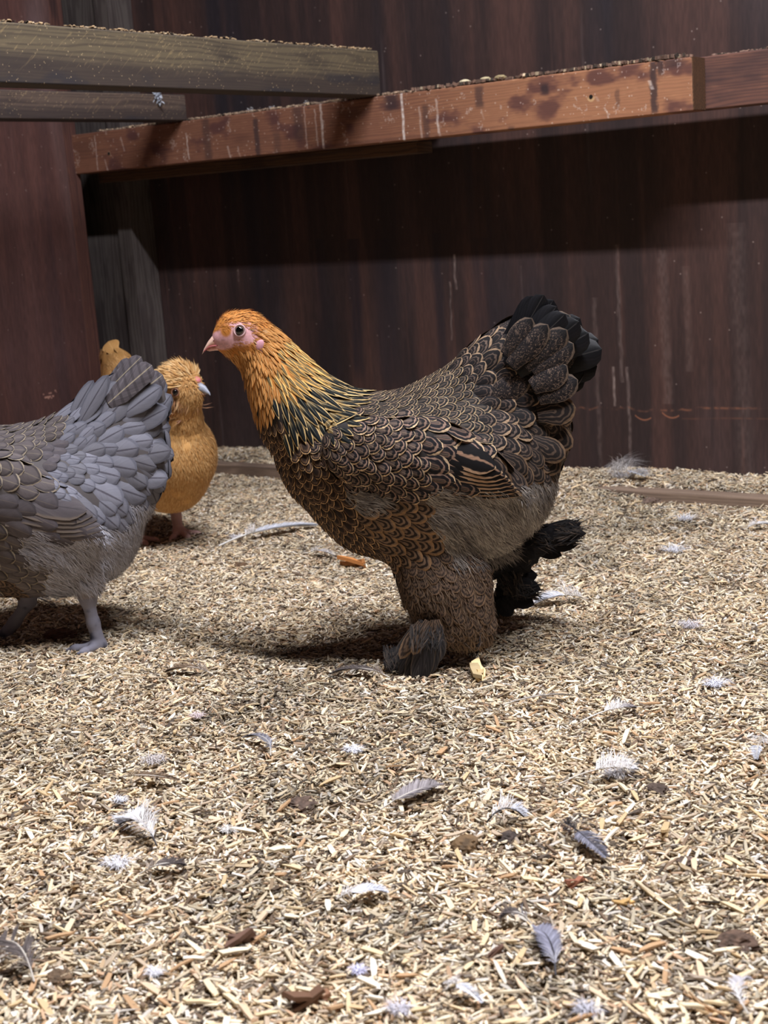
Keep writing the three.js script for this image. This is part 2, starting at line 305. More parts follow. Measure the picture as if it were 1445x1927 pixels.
// ------------------------------------------------------------------ feathers
function featherGeo(shape, camber, bend, nx = 4, ny = 7) {
  const P = [], U = [], I = [];
  for (let j = 0; j <= ny; j++) for (let i = 0; i <= nx; i++) {
    const t = shape !== 'lance' ? 1 - (1 - j / ny) ** 1.35 : j / ny, u = i / nx, x = u * 2 - 1;
    let w;
    if (shape === 'round') w = (0.55 + 0.45 * sstep(0, 0.5, t)) * (t > 0.52 ? Math.sqrt(Math.max(0, 1 - ((t - 0.52) / 0.48) ** 2.2)) : 1);
    else if (shape === 'lance') w = (0.6 + 0.4 * sstep(0, 0.4, t)) * (t > 0.4 ? Math.max(0, 1 - ((t - 0.4) / 0.6) ** 1.9) : 1);
    else if (shape === 'blade') w = (0.6 + 0.4 * sstep(0, 0.3, t)) * (t > 0.6 ? Math.max(0, 1 - ((t - 0.6) / 0.4) ** 2.4) : 1);
    else w = (0.6 + 0.4 * sstep(0, 0.3, t)) * (t > 0.8 ? Math.sqrt(Math.max(0, 1 - ((t - 0.8) / 0.2) ** 2)) : 1);
    P.push(x * w * 0.5, t, -camber * x * x * w + bend * 4 * t * (1 - t)); U.push(u, t);
  }
  for (let j = 0; j < ny; j++) for (let i = 0; i < nx; i++) { const a = j * (nx + 1) + i, b = a + 1, c = a + nx + 1, d = c + 1; I.push(a, b, d, a, d, c); }
  const g = new THREE.BufferGeometry();
  g.setAttribute('position', new THREE.Float32BufferAttribute(P, 3)); g.setAttribute('uv', new THREE.Float32BufferAttribute(U, 2)); g.setIndex(I); g.computeVertexNormals();
  return g;
}
const GEO = { round: featherGeo('round', 0.12, 0.07), lance: featherGeo('lance', 0.2, 0.12, 4, 6), strip: featherGeo('strip', 0.11, 0.05, 4, 10), blade: featherGeo('blade', 0.1, 0.05, 4, 8), flat: featherGeo('round', 0.09, 0.1) };
const edgeOf = (u, v, v0 = 0.5) => { const a = Math.abs(2 * u - 1), b = Math.max(0, (v - v0) / (1 - v0)); return (a ** 2.4 + b ** 2.4) ** (1 / 2.4); };
const shaftOf = (u, w) => sstep(w, w * 0.3, Math.abs(u - 0.5));
const barb = (u, v) => 0.9 + 0.2 * vn(Math.abs(u - 0.5) * 30 - v * 34 + 50, v * 3 + u * 4);
const mul = (c, k) => [c[0] * k, c[1] * k, c[2] * k];
const pen = (tan, dark, pink, core, seed) => (u, v) => {
  const n = (vn(u * 9 + seed, v * 9) - 0.5) * 0.15, e = edgeOf(u, v) + n;
  let c = dark;
  c = mix3(c, pink, sstep(0.53, 0.57, e) * sstep(0.72, 0.67, e)); c = mix3(c, core, sstep(0.34, 0.28, e) * 0.7);
  c = mix3(c, tan, (0.75 + 0.5 * vn(u * 5 + seed, v * 5)) * sstep(0.915, 0.96, e) * sstep(0.12, 0.3, v)); c = mix3(c, tan, shaftOf(u, 0.025) * 0.4);
  return mul(c, barb(u, v));
};
const KIND = {
  covert: { shape: 'round', fn: pen([192, 164, 130], [26, 24, 27], [136, 110, 96], [108, 90, 80], 1), name: 'wing_covert' },
  bigcovert: { shape: 'round', fn: (() => { const p = pen([192, 164, 130], [25, 23, 27], [134, 108, 94], [62, 54, 52], 4); return (u, v) => { const e = edgeOf(u, v, 0.6); return mix3(p(u, v), [118, 92, 78], 0.8 * sstep(0.24, 0.2, e) * sstep(0.08, 0.13, e) * sstep(0.1, 0.3, v)); }; })(), name: 'wing_covert' },
  breast: { shape: 'round', fn: (u, v) => { const e = edgeOf(u, v) + (vn(u * 8, v * 8) - 0.5) * 0.1; let c = mix3([44, 33, 28], [112, 86, 64], sstep(0.3, 0.7, e)); c = mix3(c, [42, 32, 28], sstep(0.68, 0.74, e)); c = mix3(c, [184, 148, 106], sstep(0.88, 0.94, e)); return mul(c, barb(u, v)); }, name: 'breast_feather' },
  hackle: { shape: 'lance', fn: (u, v) => { const a = Math.abs(2 * u - 1), e = Math.max(a, (v - 0.72) / 0.28); let c = [12, 17, 19]; c = mix3(c, [198, 168, 116], sstep(0.6, 0.74, e)); c = mix3(c, [176, 140, 84], sstep(0.5, 0.2, v) * 0.6); c = mix3(c, [206, 190, 150], shaftOf(u, 0.05) * sstep(0.9, 0.3, v) * 0.7); return mul(c, barb(u, v)); }, name: 'hackle_feather' },
  gold: { shape: 'lance', fn: (u, v) => { const a = Math.abs(2 * u - 1); let c = mix3([158, 100, 48], [194, 138, 76], sstep(0.3, 0.9, a)); c = mix3(c, [230, 200, 140], shaftOf(u, 0.1) * 0.7); c = mix3(c, [140, 92, 46], sstep(0.5, 0.0, v) * 0.7); return mul(c, barb(u, v)); }, name: 'neck_feather' },
  goldmid: { shape: 'lance', fn: (u, v) => { const a = Math.abs(2 * u - 1), e = Math.max(a, (v - 0.7) / 0.3); let c = mix3([66, 58, 42], [206, 162, 94], sstep(0.3, 0.55, e)); c = mix3(c, [214, 186, 130], shaftOf(u, 0.06) * 0.7); c = mix3(c, [170, 116, 58], sstep(0.45, 0.15, v)); return mul(c, barb(u, v)); }, name: 'hackle_feather' },
  saddle: { shape: 'round', fn: pen([168, 144, 112], [24, 24, 25], [122, 100, 82], [70, 60, 54], 7), name: 'saddle_feather' },
  tailcovert: { shape: 'round', fn: (u, v) => { const e = edgeOf(u, v, 0.45) + (vn(u * 10 + 3, v * 10) - 0.5) * 0.16; let c = [26, 23, 24]; c = mix3(c, [114, 95, 83], 0.8 * sstep(0.5, 0.56, e) * sstep(0.68, 0.62, e)); c = mix3(c, [92, 74, 64], 0.7 * sstep(0.22, 0.28, e) * sstep(0.38, 0.32, e)); c = mix3(c, [156, 130, 104], 0.9 * sstep(0.87, 0.93, e)); return mul(c, barb(u, v)); }, name: 'tail_covert' },
  dullcovert: { shape: 'round', fn: (u, v) => { const e = edgeOf(u, v, 0.4) + (vn(u * 9, v * 9 + 4) - 0.5) * 0.14; let c = [32, 27, 26]; const s = Math.sin(e * 19); c = mix3(c, [102, 84, 71], 0.75 * sstep(0.2, 0.8, s)); c = mix3(c, [128, 102, 78], 0.7 * sstep(0.88, 0.95, e)); return mul(c, barb(u, v)); }, name: 'tail_covert' },
  darktail: { shape: 'round', fn: (u, v) => { let c = mix3([17, 15, 17], [58, 50, 48], 0.6 * vn(u * 12, v * 16)); c = mix3(c, [112, 92, 78], 0.75 * sstep(0.58, 0.75, vn(u * 30 + 9, v * 60))); c = mix3(c, [13, 12, 14], 0.8 * sstep(0.78, 0.95, v)); c = mix3(c, [128, 108, 90], 0.6 * sstep(0.93, 0.98, edgeOf(u, v))); return mul(c, barb(u, v)); }, name: 'tail_covert' },
  black: { shape: 'strip', fn: (u, v) => { let c = mix3([10, 10, 12], [24, 23, 27], vn(Math.abs(u - 0.5) * 24 - v * 20 + 40, v * 2)); c = mix3(c, [120, 112, 104], shaftOf(u, 0.03) * 0.35); return mul(c, barb(u, v)); }, name: 'tail_feather', rough: 0.45 },
  flight: { shape: 'blade', fn: (u, v) => { const n = (vn(u * 6, v * 14) - 0.5) * 0.1; let c = [17, 15, 17]; c = mix3(c, [138, 108, 88], sstep(0.3, 0.36, u + n) * sstep(0.5, 0.44, u + n) * sstep(0.99, 0.9, v)); c = mix3(c, [172, 140, 112], sstep(0.86, 0.91, u + n * 0.4)); c = mix3(c, [178, 148, 116], sstep(0.955, 0.975, v)); return mul(c, barb(u, v)); }, name: 'flight_feather' },
  flank: { shape: 'round', fn: (u, v) => { const e = edgeOf(u, v, 0.4) + (vn(u * 8, v * 8) - 0.5) * 0.1; let c = mix3([44, 35, 31], [122, 99, 80], sstep(0.25, 0.8, Math.sin(e * 17) * 0.5 + 0.5)); c = mix3(c, [146, 114, 82], sstep(0.86, 0.93, e)); return mul(c, barb(u, v)); }, name: 'flank_feather' },
  thigh: { shape: 'round', fn: (u, v) => { const e = edgeOf(u, v, 0.4) + (vn(u * 10, v * 10) - 0.5) * 0.2; let c = mix3([52, 42, 36], [98, 79, 65], sstep(0.2, 0.8, Math.sin(e * 15) * 0.5 + 0.5)); c = mix3(c, [122, 98, 76], 0.8 * sstep(0.86, 0.95, e)); return mul(c, barb(u, v)); }, name: 'thigh_feather' },
  foot: { shape: 'blade', fn: (u, v) => { let c = mix3([32, 30, 32], [70, 65, 64], vn(Math.abs(u - 0.5) * 20 - v * 16 + 30, v * 3)); c = mix3(c, [128, 108, 88], 0.5 * sstep(0.8, 1, Math.abs(2 * u - 1))); return mul(c, barb(u, v)); }, name: 'foot_feather' },
  blackfoot: { shape: 'blade', fn: (u, v) => mul(mix3([13, 12, 15], [30, 27, 29], vn(u * 14, v * 6)), barb(u, v)), name: 'foot_feather' },
  grey: { shape: 'round', fn: (u, v) => { const e = edgeOf(u, v); let c = mix3([112, 112, 122], [126, 126, 136], vn(u * 4, v * 4)); c = mix3(c, [80, 80, 90], 0.55 * sstep(0.8, 0.97, e)); c = mix3(c, [66, 62, 70], shaftOf(u, 0.05) * 0.75); return mul(c, 0.7 + 0.3 * barb(u, v)); }, name: 'tail_covert' },
  greylace: { shape: 'round', fn: (u, v) => { const e = edgeOf(u, v) + (vn(u * 8, v * 8) - 0.5) * 0.06; let c = mix3([88, 81, 82], [100, 92, 92], vn(u * 4, v * 4)); c = mix3(c, [70, 64, 66], sstep(0.7, 0.8, e)); c = mix3(c, [168, 154, 130], 0.8 * sstep(0.94, 0.98, e)); c = mix3(c, [140, 130, 112], shaftOf(u, 0.035) * 0.6); return mul(c, 0.7 + 0.3 * barb(u, v)); }, name: 'back_feather' },
  greywing: { shape: 'round', fn: (u, v) => { const e = edgeOf(u, v); let c = mix3([86, 80, 84], [98, 92, 96], vn(u * 5, v * 5)); c = mix3(c, [66, 62, 66], 0.6 * sstep(0.8, 0.98, e)); c = mix3(c, [146, 130, 110], shaftOf(u, 0.02) * 0.35); return mul(c, 0.7 + 0.3 * barb(u, v)); }, name: 'wing_covert' },
  greyflight: { shape: 'blade', fn: (u, v) => { let c = mix3([88, 82, 86], [104, 98, 100], vn(Math.abs(u - 0.5) * 16 - v * 12 + 30, v * 2)); c = mix3(c, [132, 118, 104], 0.7 * sstep(0.85, 0.95, u)); c = mix3(c, [60, 56, 60], shaftOf(u, 0.03) * 0.6); return mul(c, 0.7 + 0.3 * barb(u, v)); }, name: 'flight_feather' },
  greytail: { shape: 'strip', fn: (u, v) => { let c = mix3([84, 78, 82], [112, 106, 110], vn(Math.abs(u - 0.5) * 16 - v * 14 + 30, v * 2)); c = mix3(c, [62, 57, 60], 0.5 * sstep(0.3, 0.7, Math.sin(v * 40 + u * 6))); c = mix3(c, [200, 184, 150], shaftOf(u, 0.04) * 0.7); return mul(c, barb(u, v)); }, name: 'tail_feather' },
  buff: { shape: 'flat', fn: (u, v) => { const e = edgeOf(u, v); let c = mix3([190, 142, 84], [200, 152, 94], vn(u * 4, v * 4)); c = mix3(c, [212, 168, 110], 0.5 * sstep(0.8, 1, e)); c = mix3(c, [226, 184, 122], shaftOf(u, 0.05) * 0.4); return mul(c, 0.7 + 0.3 * barb(u, v)); }, name: 'body_feather' },
};
for (const k of Object.values(KIND)) {
  k.tex = tex(64, 128, k.fn);
  k.mats = [1, 0.84, 1.16].map((t, i) => new THREE.MeshPhysicalMaterial({ side: THREE.DoubleSide, map: k.tex, roughness: k.rough ?? 0.75, specularIntensity: 0.4, color: new THREE.Color(t, t * (i === 1 ? 0.98 : 1), t * (i === 1 ? 0.95 : 1)) }));
}
// soft down and hair-like plumage: thin tapering blades with their own colours
class Blades {
  constructor() { this.p = []; this.n = []; this.c = []; this.i = []; }
  add(P, D, N, len, w, col, bend = 0.2) {
    const X = V().crossVectors(N, D).normalize(), b = this.p.length / 3, M = P.clone().addScaledVector(D, len * 0.5).addScaledVector(N, len * bend * 0.5), T = P.clone().addScaledVector(D, len).addScaledVector(N, len * bend * 0.2);
    for (const [Q, s] of [[P, -0.6], [P, 0.6], [M, -1], [M, 1], [T, 0]]) { const q = Q.clone().addScaledVector(X, s * w * 0.5); this.p.push(q.x, q.y, q.z); this.n.push(N.x, N.y, N.z); this.c.push(...col); }
    this.i.push(b, b + 3, b + 1, b, b + 2, b + 3, b + 2, b + 4, b + 3);
  }
  geo() { const g = new THREE.BufferGeometry(); g.setAttribute('position', new THREE.Float32BufferAttribute(this.p, 3)); g.setAttribute('normal', new THREE.Float32BufferAttribute(this.n, 3)); g.setAttribute('color', new THREE.Float32BufferAttribute(this.c, 3)); g.setIndex(this.i); return g; }
}
const bladeMat = std({ vertexColors: true, roughness: 0.85 });

// A hen's plumage. zones: [a, b, da, db, len, width, kind] in side-view picture units; side(P) gives (a, b) of a surface point.
function zoneAt(zones, a, b) {
  let w = 0, dx = 0, dy = 0, L = 0, wd = 0, best = null, bd = 1e9, b2 = null, bd2 = 1e9;
  for (const z of zones) {
    const d = (z[0] - a) ** 2 + (z[1] - b) ** 2 + 30;
    if (d < bd) { b2 = best; bd2 = bd; best = z; bd = d; } else if (d < bd2) { b2 = z; bd2 = d; }
    const k = 1 / (d * d); w += k; dx += k * z[2]; dy += k * z[3];
  }
  return { dx: dx / w, dy: dy / w, near: best, far: b2, t: Math.sqrt(bd / bd2) };
}
function plumage(hen, o) {
  const { f, geo, zones, side, s, R, toCam } = o, pick = sampler(geo, R), cells = new Map(), CS = 0.012, list = [];
  for (let i = 0; i < o.samples; i++) {
    const P = pick(); if (o.skip && o.skip(P)) continue;
    const [a, b] = side(P), jit = 9 * (o.jit ?? 1), z = zoneAt(zones, a + (R() - 0.5) * jit, b + (R() - 0.5) * jit), k = z.near;
    if (k[6] === 'none' || k[6] === 'fluff' || k[6] === 'head') continue;
    const len = k[4] * s, wid = k[5] * s, N = grad(f, P.x, P.y, P.z, 0.003);
    const rot = (R() - 0.5) * 0.34, D = V(z.dx * Math.cos(rot) - z.dy * Math.sin(rot), -(z.dy * Math.cos(rot) + z.dx * Math.sin(rot)), 0); D.addScaledVector(N, -D.dot(N)); if (D.lengthSq() < 0.01) continue; D.normalize();
    const X = V().crossVectors(D, N), al = len * (o.along ?? 0.42), ac = wid * (o.across ?? 0.62);
    const ci = Math.floor(P.x / CS), cj = Math.floor(P.y / CS), ck = Math.floor(P.z / CS), r = Math.ceil(Math.max(al, ac) / CS); let ok = true;
    for (let x = ci - r; ok && x <= ci + r; x++) for (let y = cj - r; ok && y <= cj + r; y++) for (let w = ck - r; ok && w <= ck + r; w++) {
      const c = cells.get(x + ',' + y + ',' + w); if (!c) continue;
      for (const q of c) { const v = V().subVectors(q, P); if ((v.dot(D) / al) ** 2 + (v.dot(X) / ac) ** 2 + (v.dot(N) / ac) ** 2 < 1) { ok = false; break; } }
    }
    if (!ok) continue;
    const key = ci + ',' + cj + ',' + ck; if (!cells.has(key)) cells.set(key, []); cells.get(key).push(P);
    list.push({ P, N, D, len: len * (0.85 + 0.3 * R()), wid: wid * (0.86 + 0.26 * R()), kind: k[6], r: R(), tw: (R() - 0.5) * 0.3 });
  }
  for (const q of list) {
    const B = q.P.clone().addScaledVector(q.D, -q.len * 0.55), T = q.P.clone().addScaledVector(q.D, q.len * 0.45);
    toSurface(f, B); toSurface(f, T);
    const nb = grad(f, B.x, B.y, B.z, 0.002), nt = grad(f, T.x, T.y, T.z, 0.002);
    B.addScaledVector(nb, -0.0006); T.addScaledVector(nt, (o.lift ?? 0.0018) * (0.7 + 0.8 * q.r) + q.wid * 0.05);
    const M = B.clone().add(T).multiplyScalar(0.5), M2 = toSurface(f, M.clone(), 3), in_ = f(M.x, M.y, M.z) < 0 ? M.distanceTo(M2) : 0;
    if (in_ > 0.0004) { B.addScaledVector(nb, in_ * 0.9); T.addScaledVector(nt, in_ * 0.5); }
    q.m = featherMatrix(B, T, q.N, q.wid, q.tw);
    q.size = q.len * q.wid * Math.max(0.02, q.N.dot(toCam));
  }
  addFeathers(hen, list, o.cap ?? 300);
}
function featherMatrix(B, T, N, wid, twist = 0) {
  const Y = T.clone().sub(B), len = Y.length(); Y.divideScalar(len);
  const Z = N.clone().addScaledVector(Y, -N.dot(Y)).normalize(), X = V().crossVectors(Y, Z);
  const m = new THREE.Matrix4().makeBasis(X, Y, Z); if (twist) m.multiply(new THREE.Matrix4().makeRotationY(twist));
  m.setPosition(B); return m.multiply(new THREE.Matrix4().makeScale(wid, len, wid));
}
function addFeathers(hen, list, cap) {
  const by = {};
  for (const q of list) (by[KIND[q.kind].name] ??= []).push(q);
  for (const [name, qs] of Object.entries(by)) {
    qs.sort((a, b) => b.size - a.size);
    qs.slice(0, cap).forEach((q) => { const k = KIND[q.kind], m = part(hen, name, GEO[k.shape], k.mats[q.r < 0.55 ? 0 : q.r < 0.8 ? 1 : 2]); m.applyMatrix4(q.m); });
    const rest = qs.slice(cap); if (!rest.length) continue;
    const kinds = [...new Set(rest.map((q) => q.kind))];
    const gs = kinds.map((kd) => mergeGeometries(rest.filter((q) => q.kind === kd).map((q) => GEO[KIND[kd].shape].clone().applyMatrix4(q.m))));
    const g = gs.length > 1 ? mergeGeometries(gs, true) : gs[0];
    part(hen, name.replace('feather', 'plumage').replace('covert', 'covert_plumage'), g, gs.length > 1 ? kinds.map((kd) => KIND[kd].mats[0]) : KIND[kinds[0]].mats[0], 'stuff');
  }
}
function fluff(o, test, n, len, w, cols, B = new Blades(), bend = 0.25) {
  const { f, geo, zones, side, s, R } = o, pick = sampler(geo, R);
  for (let i = 0; i < n; i++) {
    const P = pick(), [a, b] = side(P); if (!test(a, b, P)) continue;
    const z = zoneAt(zones, a, b), N = grad(f, P.x, P.y, P.z, 0.003), D = V(z.dx + (R() - 0.5) * 0.7, -z.dy + (R() - 0.5) * 0.7, (R() - 0.5) * 0.5);
    D.addScaledVector(N, -D.dot(N)).normalize().addScaledVector(N, 0.12 + 0.25 * R()).normalize();
    const cl = fbm(a * 0.045, b * 0.045, 2), c = cols[Math.min(cols.length - 1, Math.floor((cl * 0.75 + R() * 0.55 - 0.1) * cols.length))] ?? cols[0];
    B.add(P, D, N, len * s * (0.6 + 0.7 * R()), w * s, lin(c), bend * (R() - 0.2));
  }
  return B;
}
// frame of a hen seen from its side: local x = to the right in the picture, z = towards the viewer
const RIGHT = V(Math.cos(0.63498), 0, -Math.sin(0.63498)), TOWARD = V(Math.sin(0.63498), 0, Math.cos(0.63498));
function henFrame(gx, gy, z0) {
  const G = on('y', 0, gx, gy).addScaledVector(TOWARD, -z0);
  const L = (px, py, z = 0) => { const r = ray(px, py), q = G.clone().addScaledVector(TOWARD, z).sub(camera.position), t = q.dot(TOWARD) / r.dot(TOWARD), p = camera.position.clone().addScaledVector(r, t).sub(G); return V(p.dot(RIGHT), p.y, z); };
  const side = (P) => project(G.x + RIGHT.x * P.x + TOWARD.x * Math.abs(P.z), P.y, G.z + RIGHT.z * P.x + TOWARD.z * Math.abs(P.z));
  const s = G.clone().add(V(0, 0.2, 0)).distanceTo(camera.position) / FOCAL;
  const chain = (pts, z = 0) => { const out = []; for (let i = 0; i < Math.max(1, pts.length - 1); i++) { const p = pts[i], q = pts[Math.min(i + 1, pts.length - 1)], a = L(p[0], p[1], p[4] ?? z), b = L(q[0], q[1], q[4] ?? z); out.push([a.x, a.y, a.z, b.x, b.y, b.z, p[2] * s, q[2] * s, p[3], q[3]]); } return out; };
  const camL = camera.position.clone().sub(G); const cam = V(camL.dot(RIGHT), camL.y, camL.dot(TOWARD));
  const hit = (f, px, py) => { const a = L(px, py, 0.3), d = a.clone().sub(cam).normalize(); const p = a.clone(); for (let i = 0; i < 200; i++) { const e = f(p.x, p.y, p.z); if (e < 0.0004) return p; p.addScaledVector(d, Math.max(e * 0.5, 0.0004)); if (p.z < -0.05) break; } return L(px, py, 0); };
  return { G, L, side, s, chain, hit, cam };
}
const mirror = (prims) => prims.map((p) => { const q = p.slice(); q[2] = -q[2]; q[5] = -q[5]; return q; });
function henThing(label, G, turn) { const g = thing('hen', label, 'hen', G); g.rotation.y = turn; return g; }
function eyeParts(hen, at, out, r, iris, lid = [196, 158, 158]) {
  const e = part(hen, 'eye', new THREE.SphereGeometry(r, 20, 14), new THREE.MeshPhysicalMaterial({ color: srgb(...iris), roughness: 0.15, clearcoat: 1, clearcoatRoughness: 0.05 }));
  e.position.copy(at).addScaledVector(out, -r * 0.35);
  const q = new THREE.Quaternion().setFromUnitVectors(V(0, 0, 1), out);
  const pg = new THREE.SphereGeometry(r * 0.74, 18, 12); pg.scale(1, 1, 0.5);
  const p = part(e, 'pupil', pg, new THREE.MeshPhysicalMaterial({ color: 0x050505, roughness: 0.08, clearcoat: 1 })); p.position.copy(out).multiplyScalar(r * 0.68); p.quaternion.copy(q);
  const rg = new THREE.TorusGeometry(r * 1.08, r * 0.2, 8, 24); const ring = part(hen, 'eyelid', rg, std({ color: srgb(...lid), roughness: 0.6 })); ring.position.copy(e.position).addScaledVector(out, r * 0.42); ring.quaternion.copy(q);
}
// loft along a list of [x, y, halfHeight, halfWidth] in the plane, around direction z
function loft(secs, n = 14) {
  const P = [], I = [];
  secs.forEach(([x, y, hh, hw, nx = 0, ny = 1]) => { for (let i = 0; i < n; i++) { const a = i / n * Math.PI * 2, c = Math.cos(a), d = Math.sin(a); P.push(x + nx * hh * d, y + ny * hh * d, hw * c); } });
  for (let j = 0; j < secs.length - 1; j++) for (let i = 0; i < n; i++) { const a = j * n + i, b = j * n + (i + 1) % n, c = a + n, d = b + n; I.push(a, c, b, b, c, d); }
  const m = P.length / 3, e = secs.length - 1; P.push(secs[0][0], secs[0][1], 0, secs[e][0], secs[e][1], 0);
  for (let i = 0; i < n; i++) { I.push(m, i, (i + 1) % n); I.push(m + 1, e * n + (i + 1) % n, e * n + i); }
  const g = new THREE.BufferGeometry(); g.setAttribute('position', new THREE.Float32BufferAttribute(P, 3)); g.setIndex(I); g.computeVertexNormals(); return g;
}

// ------------------------------------------------------------------ the timbers of the roost
const flat = (g) => scaledUV(g, 1, 1);
const frontFn = timber([138, 92, 68], [82, 52, 42], [180, 130, 94], 1.7, 0.9);
const BX0 = -2.172, BX1 = -0.867, BY0 = 0.585, BY1 = 0.6605, BZ = -2.0;
const bp = (px, py) => on('z', BZ, px, py);
const beamDrips = [[755, 175, 268, 5, 0.95], [603, 195, 282, 5, 0.8], [592, 205, 275, 3, 0.5], [572, 200, 280, 3, 0.4], [788, 200, 260, 4, 0.5], [820, 185, 250, 4, 0.55], [822, 215, 262, 5, 0.4], [178, 255, 320, 2.5, 0.6], [197, 300, 322, 2.5, 0.5], [350, 250, 300, 3, 0.65], [228, 262, 285, 3, 0.5], [428, 275, 298, 4, 0.5], [1222, 150, 168, 6, 0.6], [1140, 205, 222, 3, 0.5], [1120, 180, 190, 5, 0.3], [905, 205, 225, 3, 0.3], [640, 230, 236, 3, 0.4], [447, 275, 300, 3, 0.4]].map(([x, y0, y1, w, a]) => { const p = bp(x, y0), q = bp(x + 6, y1); return [p.x, q.x, q.y, p.y, w * 0.0008, a]; });
const beamDark = [[482, 225, 300, 9, 0.6], [388, 225, 300, 16, 0.4], [735, 175, 205, 26, 0.6], [900, 165, 200, 12, 0.5], [1228, 115, 210, 9, 0.7], [1024, 160, 175, 12, 0.7], [1265, 105, 125, 30, 0.5], [560, 195, 262, 22, 0.4], [800, 200, 262, 10, 0.4], [1240, 110, 140, 8, 0.6], [960, 240, 262, 10, 0.4], [520, 250, 290, 14, 0.25], [1160, 170, 200, 6, 0.3]].map(([x, y0, y1, w, a]) => { const p = bp(x, y0), q = bp(x + 3, y1); return [(p.x + q.x) / 2, q.y, p.y, w * 0.0008, a]; });
const nailAt = bp(1112, 182), nailB = bp(205, 289);
const frontTex = tex(2048, 128, (u, v) => {
  const x = lerp(BX0, BX1, u), y = lerp(BY0, BY1, v);
  let c = frontFn(x, y);
  c = mix3(c, mix3([104, 66, 52], [186, 136, 98], 0.35 * fbm(x * 30, y * 200, 2)), lerp(0.5, 0.05, sstep(-1.7, -1.2, x)));
  c = mix3(c, [206, 146, 102], 0.45 * sstep(-1.45, -1.05, x));
  c = mix3(c, [222, 176, 132], 0.4 * sstep(0.62, 0.8, fbm(x * 50, y * 700, 3)));
  c = mix3(c, [70, 40, 42], 0.65 * sstep(0.5, 0.7, fbm(x * 18 + 4, y * 34, 4)));
  c = mix3(c, [46, 34, 36], 0.7 * sstep(0.66, 0.8, fbm(x * 40 + 14, y * 70, 3)) * sstep(0.55, 0.75, vn(x * 9, 4)));
  for (const [dx, y0, y1, w, a] of beamDark) { if (y > y0 - 0.006 && y < y1 + 0.006) { const d = Math.abs(x - dx) + 0.006 * (fbm(x * 200, y * 200, 2) - 0.5); c = mix3(c, [44, 32, 36], a * sstep(w, w * 0.2, d) * sstep(y0 - 0.006, y0 + 0.004, y) * sstep(y1 + 0.006, y1 - 0.002, y)); } }
  for (const [xa, xb, y0, y1, w, a] of beamDrips) if (y > y0 && y < y1) { const t = (y - y0) / (y1 - y0), d = Math.abs(x - lerp(xb, xa, t) - 0.002 * (vn(y * 160, xa * 7) - 0.5)); c = mix3(c, [222, 212, 206], a * sstep(w * 0.9, w * 0.3, d) * (0.5 + 0.6 * vn(y * 260, x * 400))); }
  const h = h2(Math.floor(x * 480), Math.floor(y * 480)); if (h > 0.988) c = mix3(c, [226, 210, 196], 0.5); if (fbm(x * 70 + 9, y * 40, 3) > 0.63 && vn(x * 600, y * 500) > 0.6) c = mix3(c, [216, 206, 200], 0.4);
  const nd = Math.hypot(x - nailAt.x, y - nailAt.y), nb = Math.hypot(x - nailB.x, y - nailB.y); c = mix3(c, [214, 180, 130], 0.7 * sstep(0.0075, 0.006, nd) * sstep(nailAt.y + 0.003, nailAt.y - 0.003, y)); c = mix3(c, [180, 150, 120], 0.5 * sstep(0.005, 0.004, nb));
  return c;
});
const endFn = (u, v) => { const r = Math.hypot(u * 1.2 + 0.3, v - 1.4) * 34 + fbm(u * 6, v * 6, 2) * 3; return mix3([120, 84, 54], [62, 42, 30], 0.5 + 0.5 * Math.sin(r * 3)); };
const endMat = std({ map: tex(64, 128, (u, v) => mul(endFn(u, v), 0.85 + 0.3 * vn(u * 30, v * 60)), true), roughness: 0.85 });
function board(o, name, x0, x1, y0, y1, z0, z1, mat, axis, r = 0.0025) {
  const g = boxGeo(x0, x1, y0, y1, z0, z1, r, axis === 'x' ? [x0, y0] : [z0, y0]);
  const L = axis === 'x' ? x1 - x0 : z1 - z0, hgt = y1 - y0;
  g.translate(-o.position.x, -o.position.y, -o.position.z);
  const p = g.attributes.position;   // rough-sawn: edges slightly uneven
  for (let i = 0; i < p.count; i++) { const a = axis === 'x' ? p.getX(i) : p.getZ(i); p.setY(i, p.getY(i) + 0.0008 * Math.sin(a * 37)); }
  return part(o, name, scaledUV(g, 1 / L, 1 / hgt), mat);
}
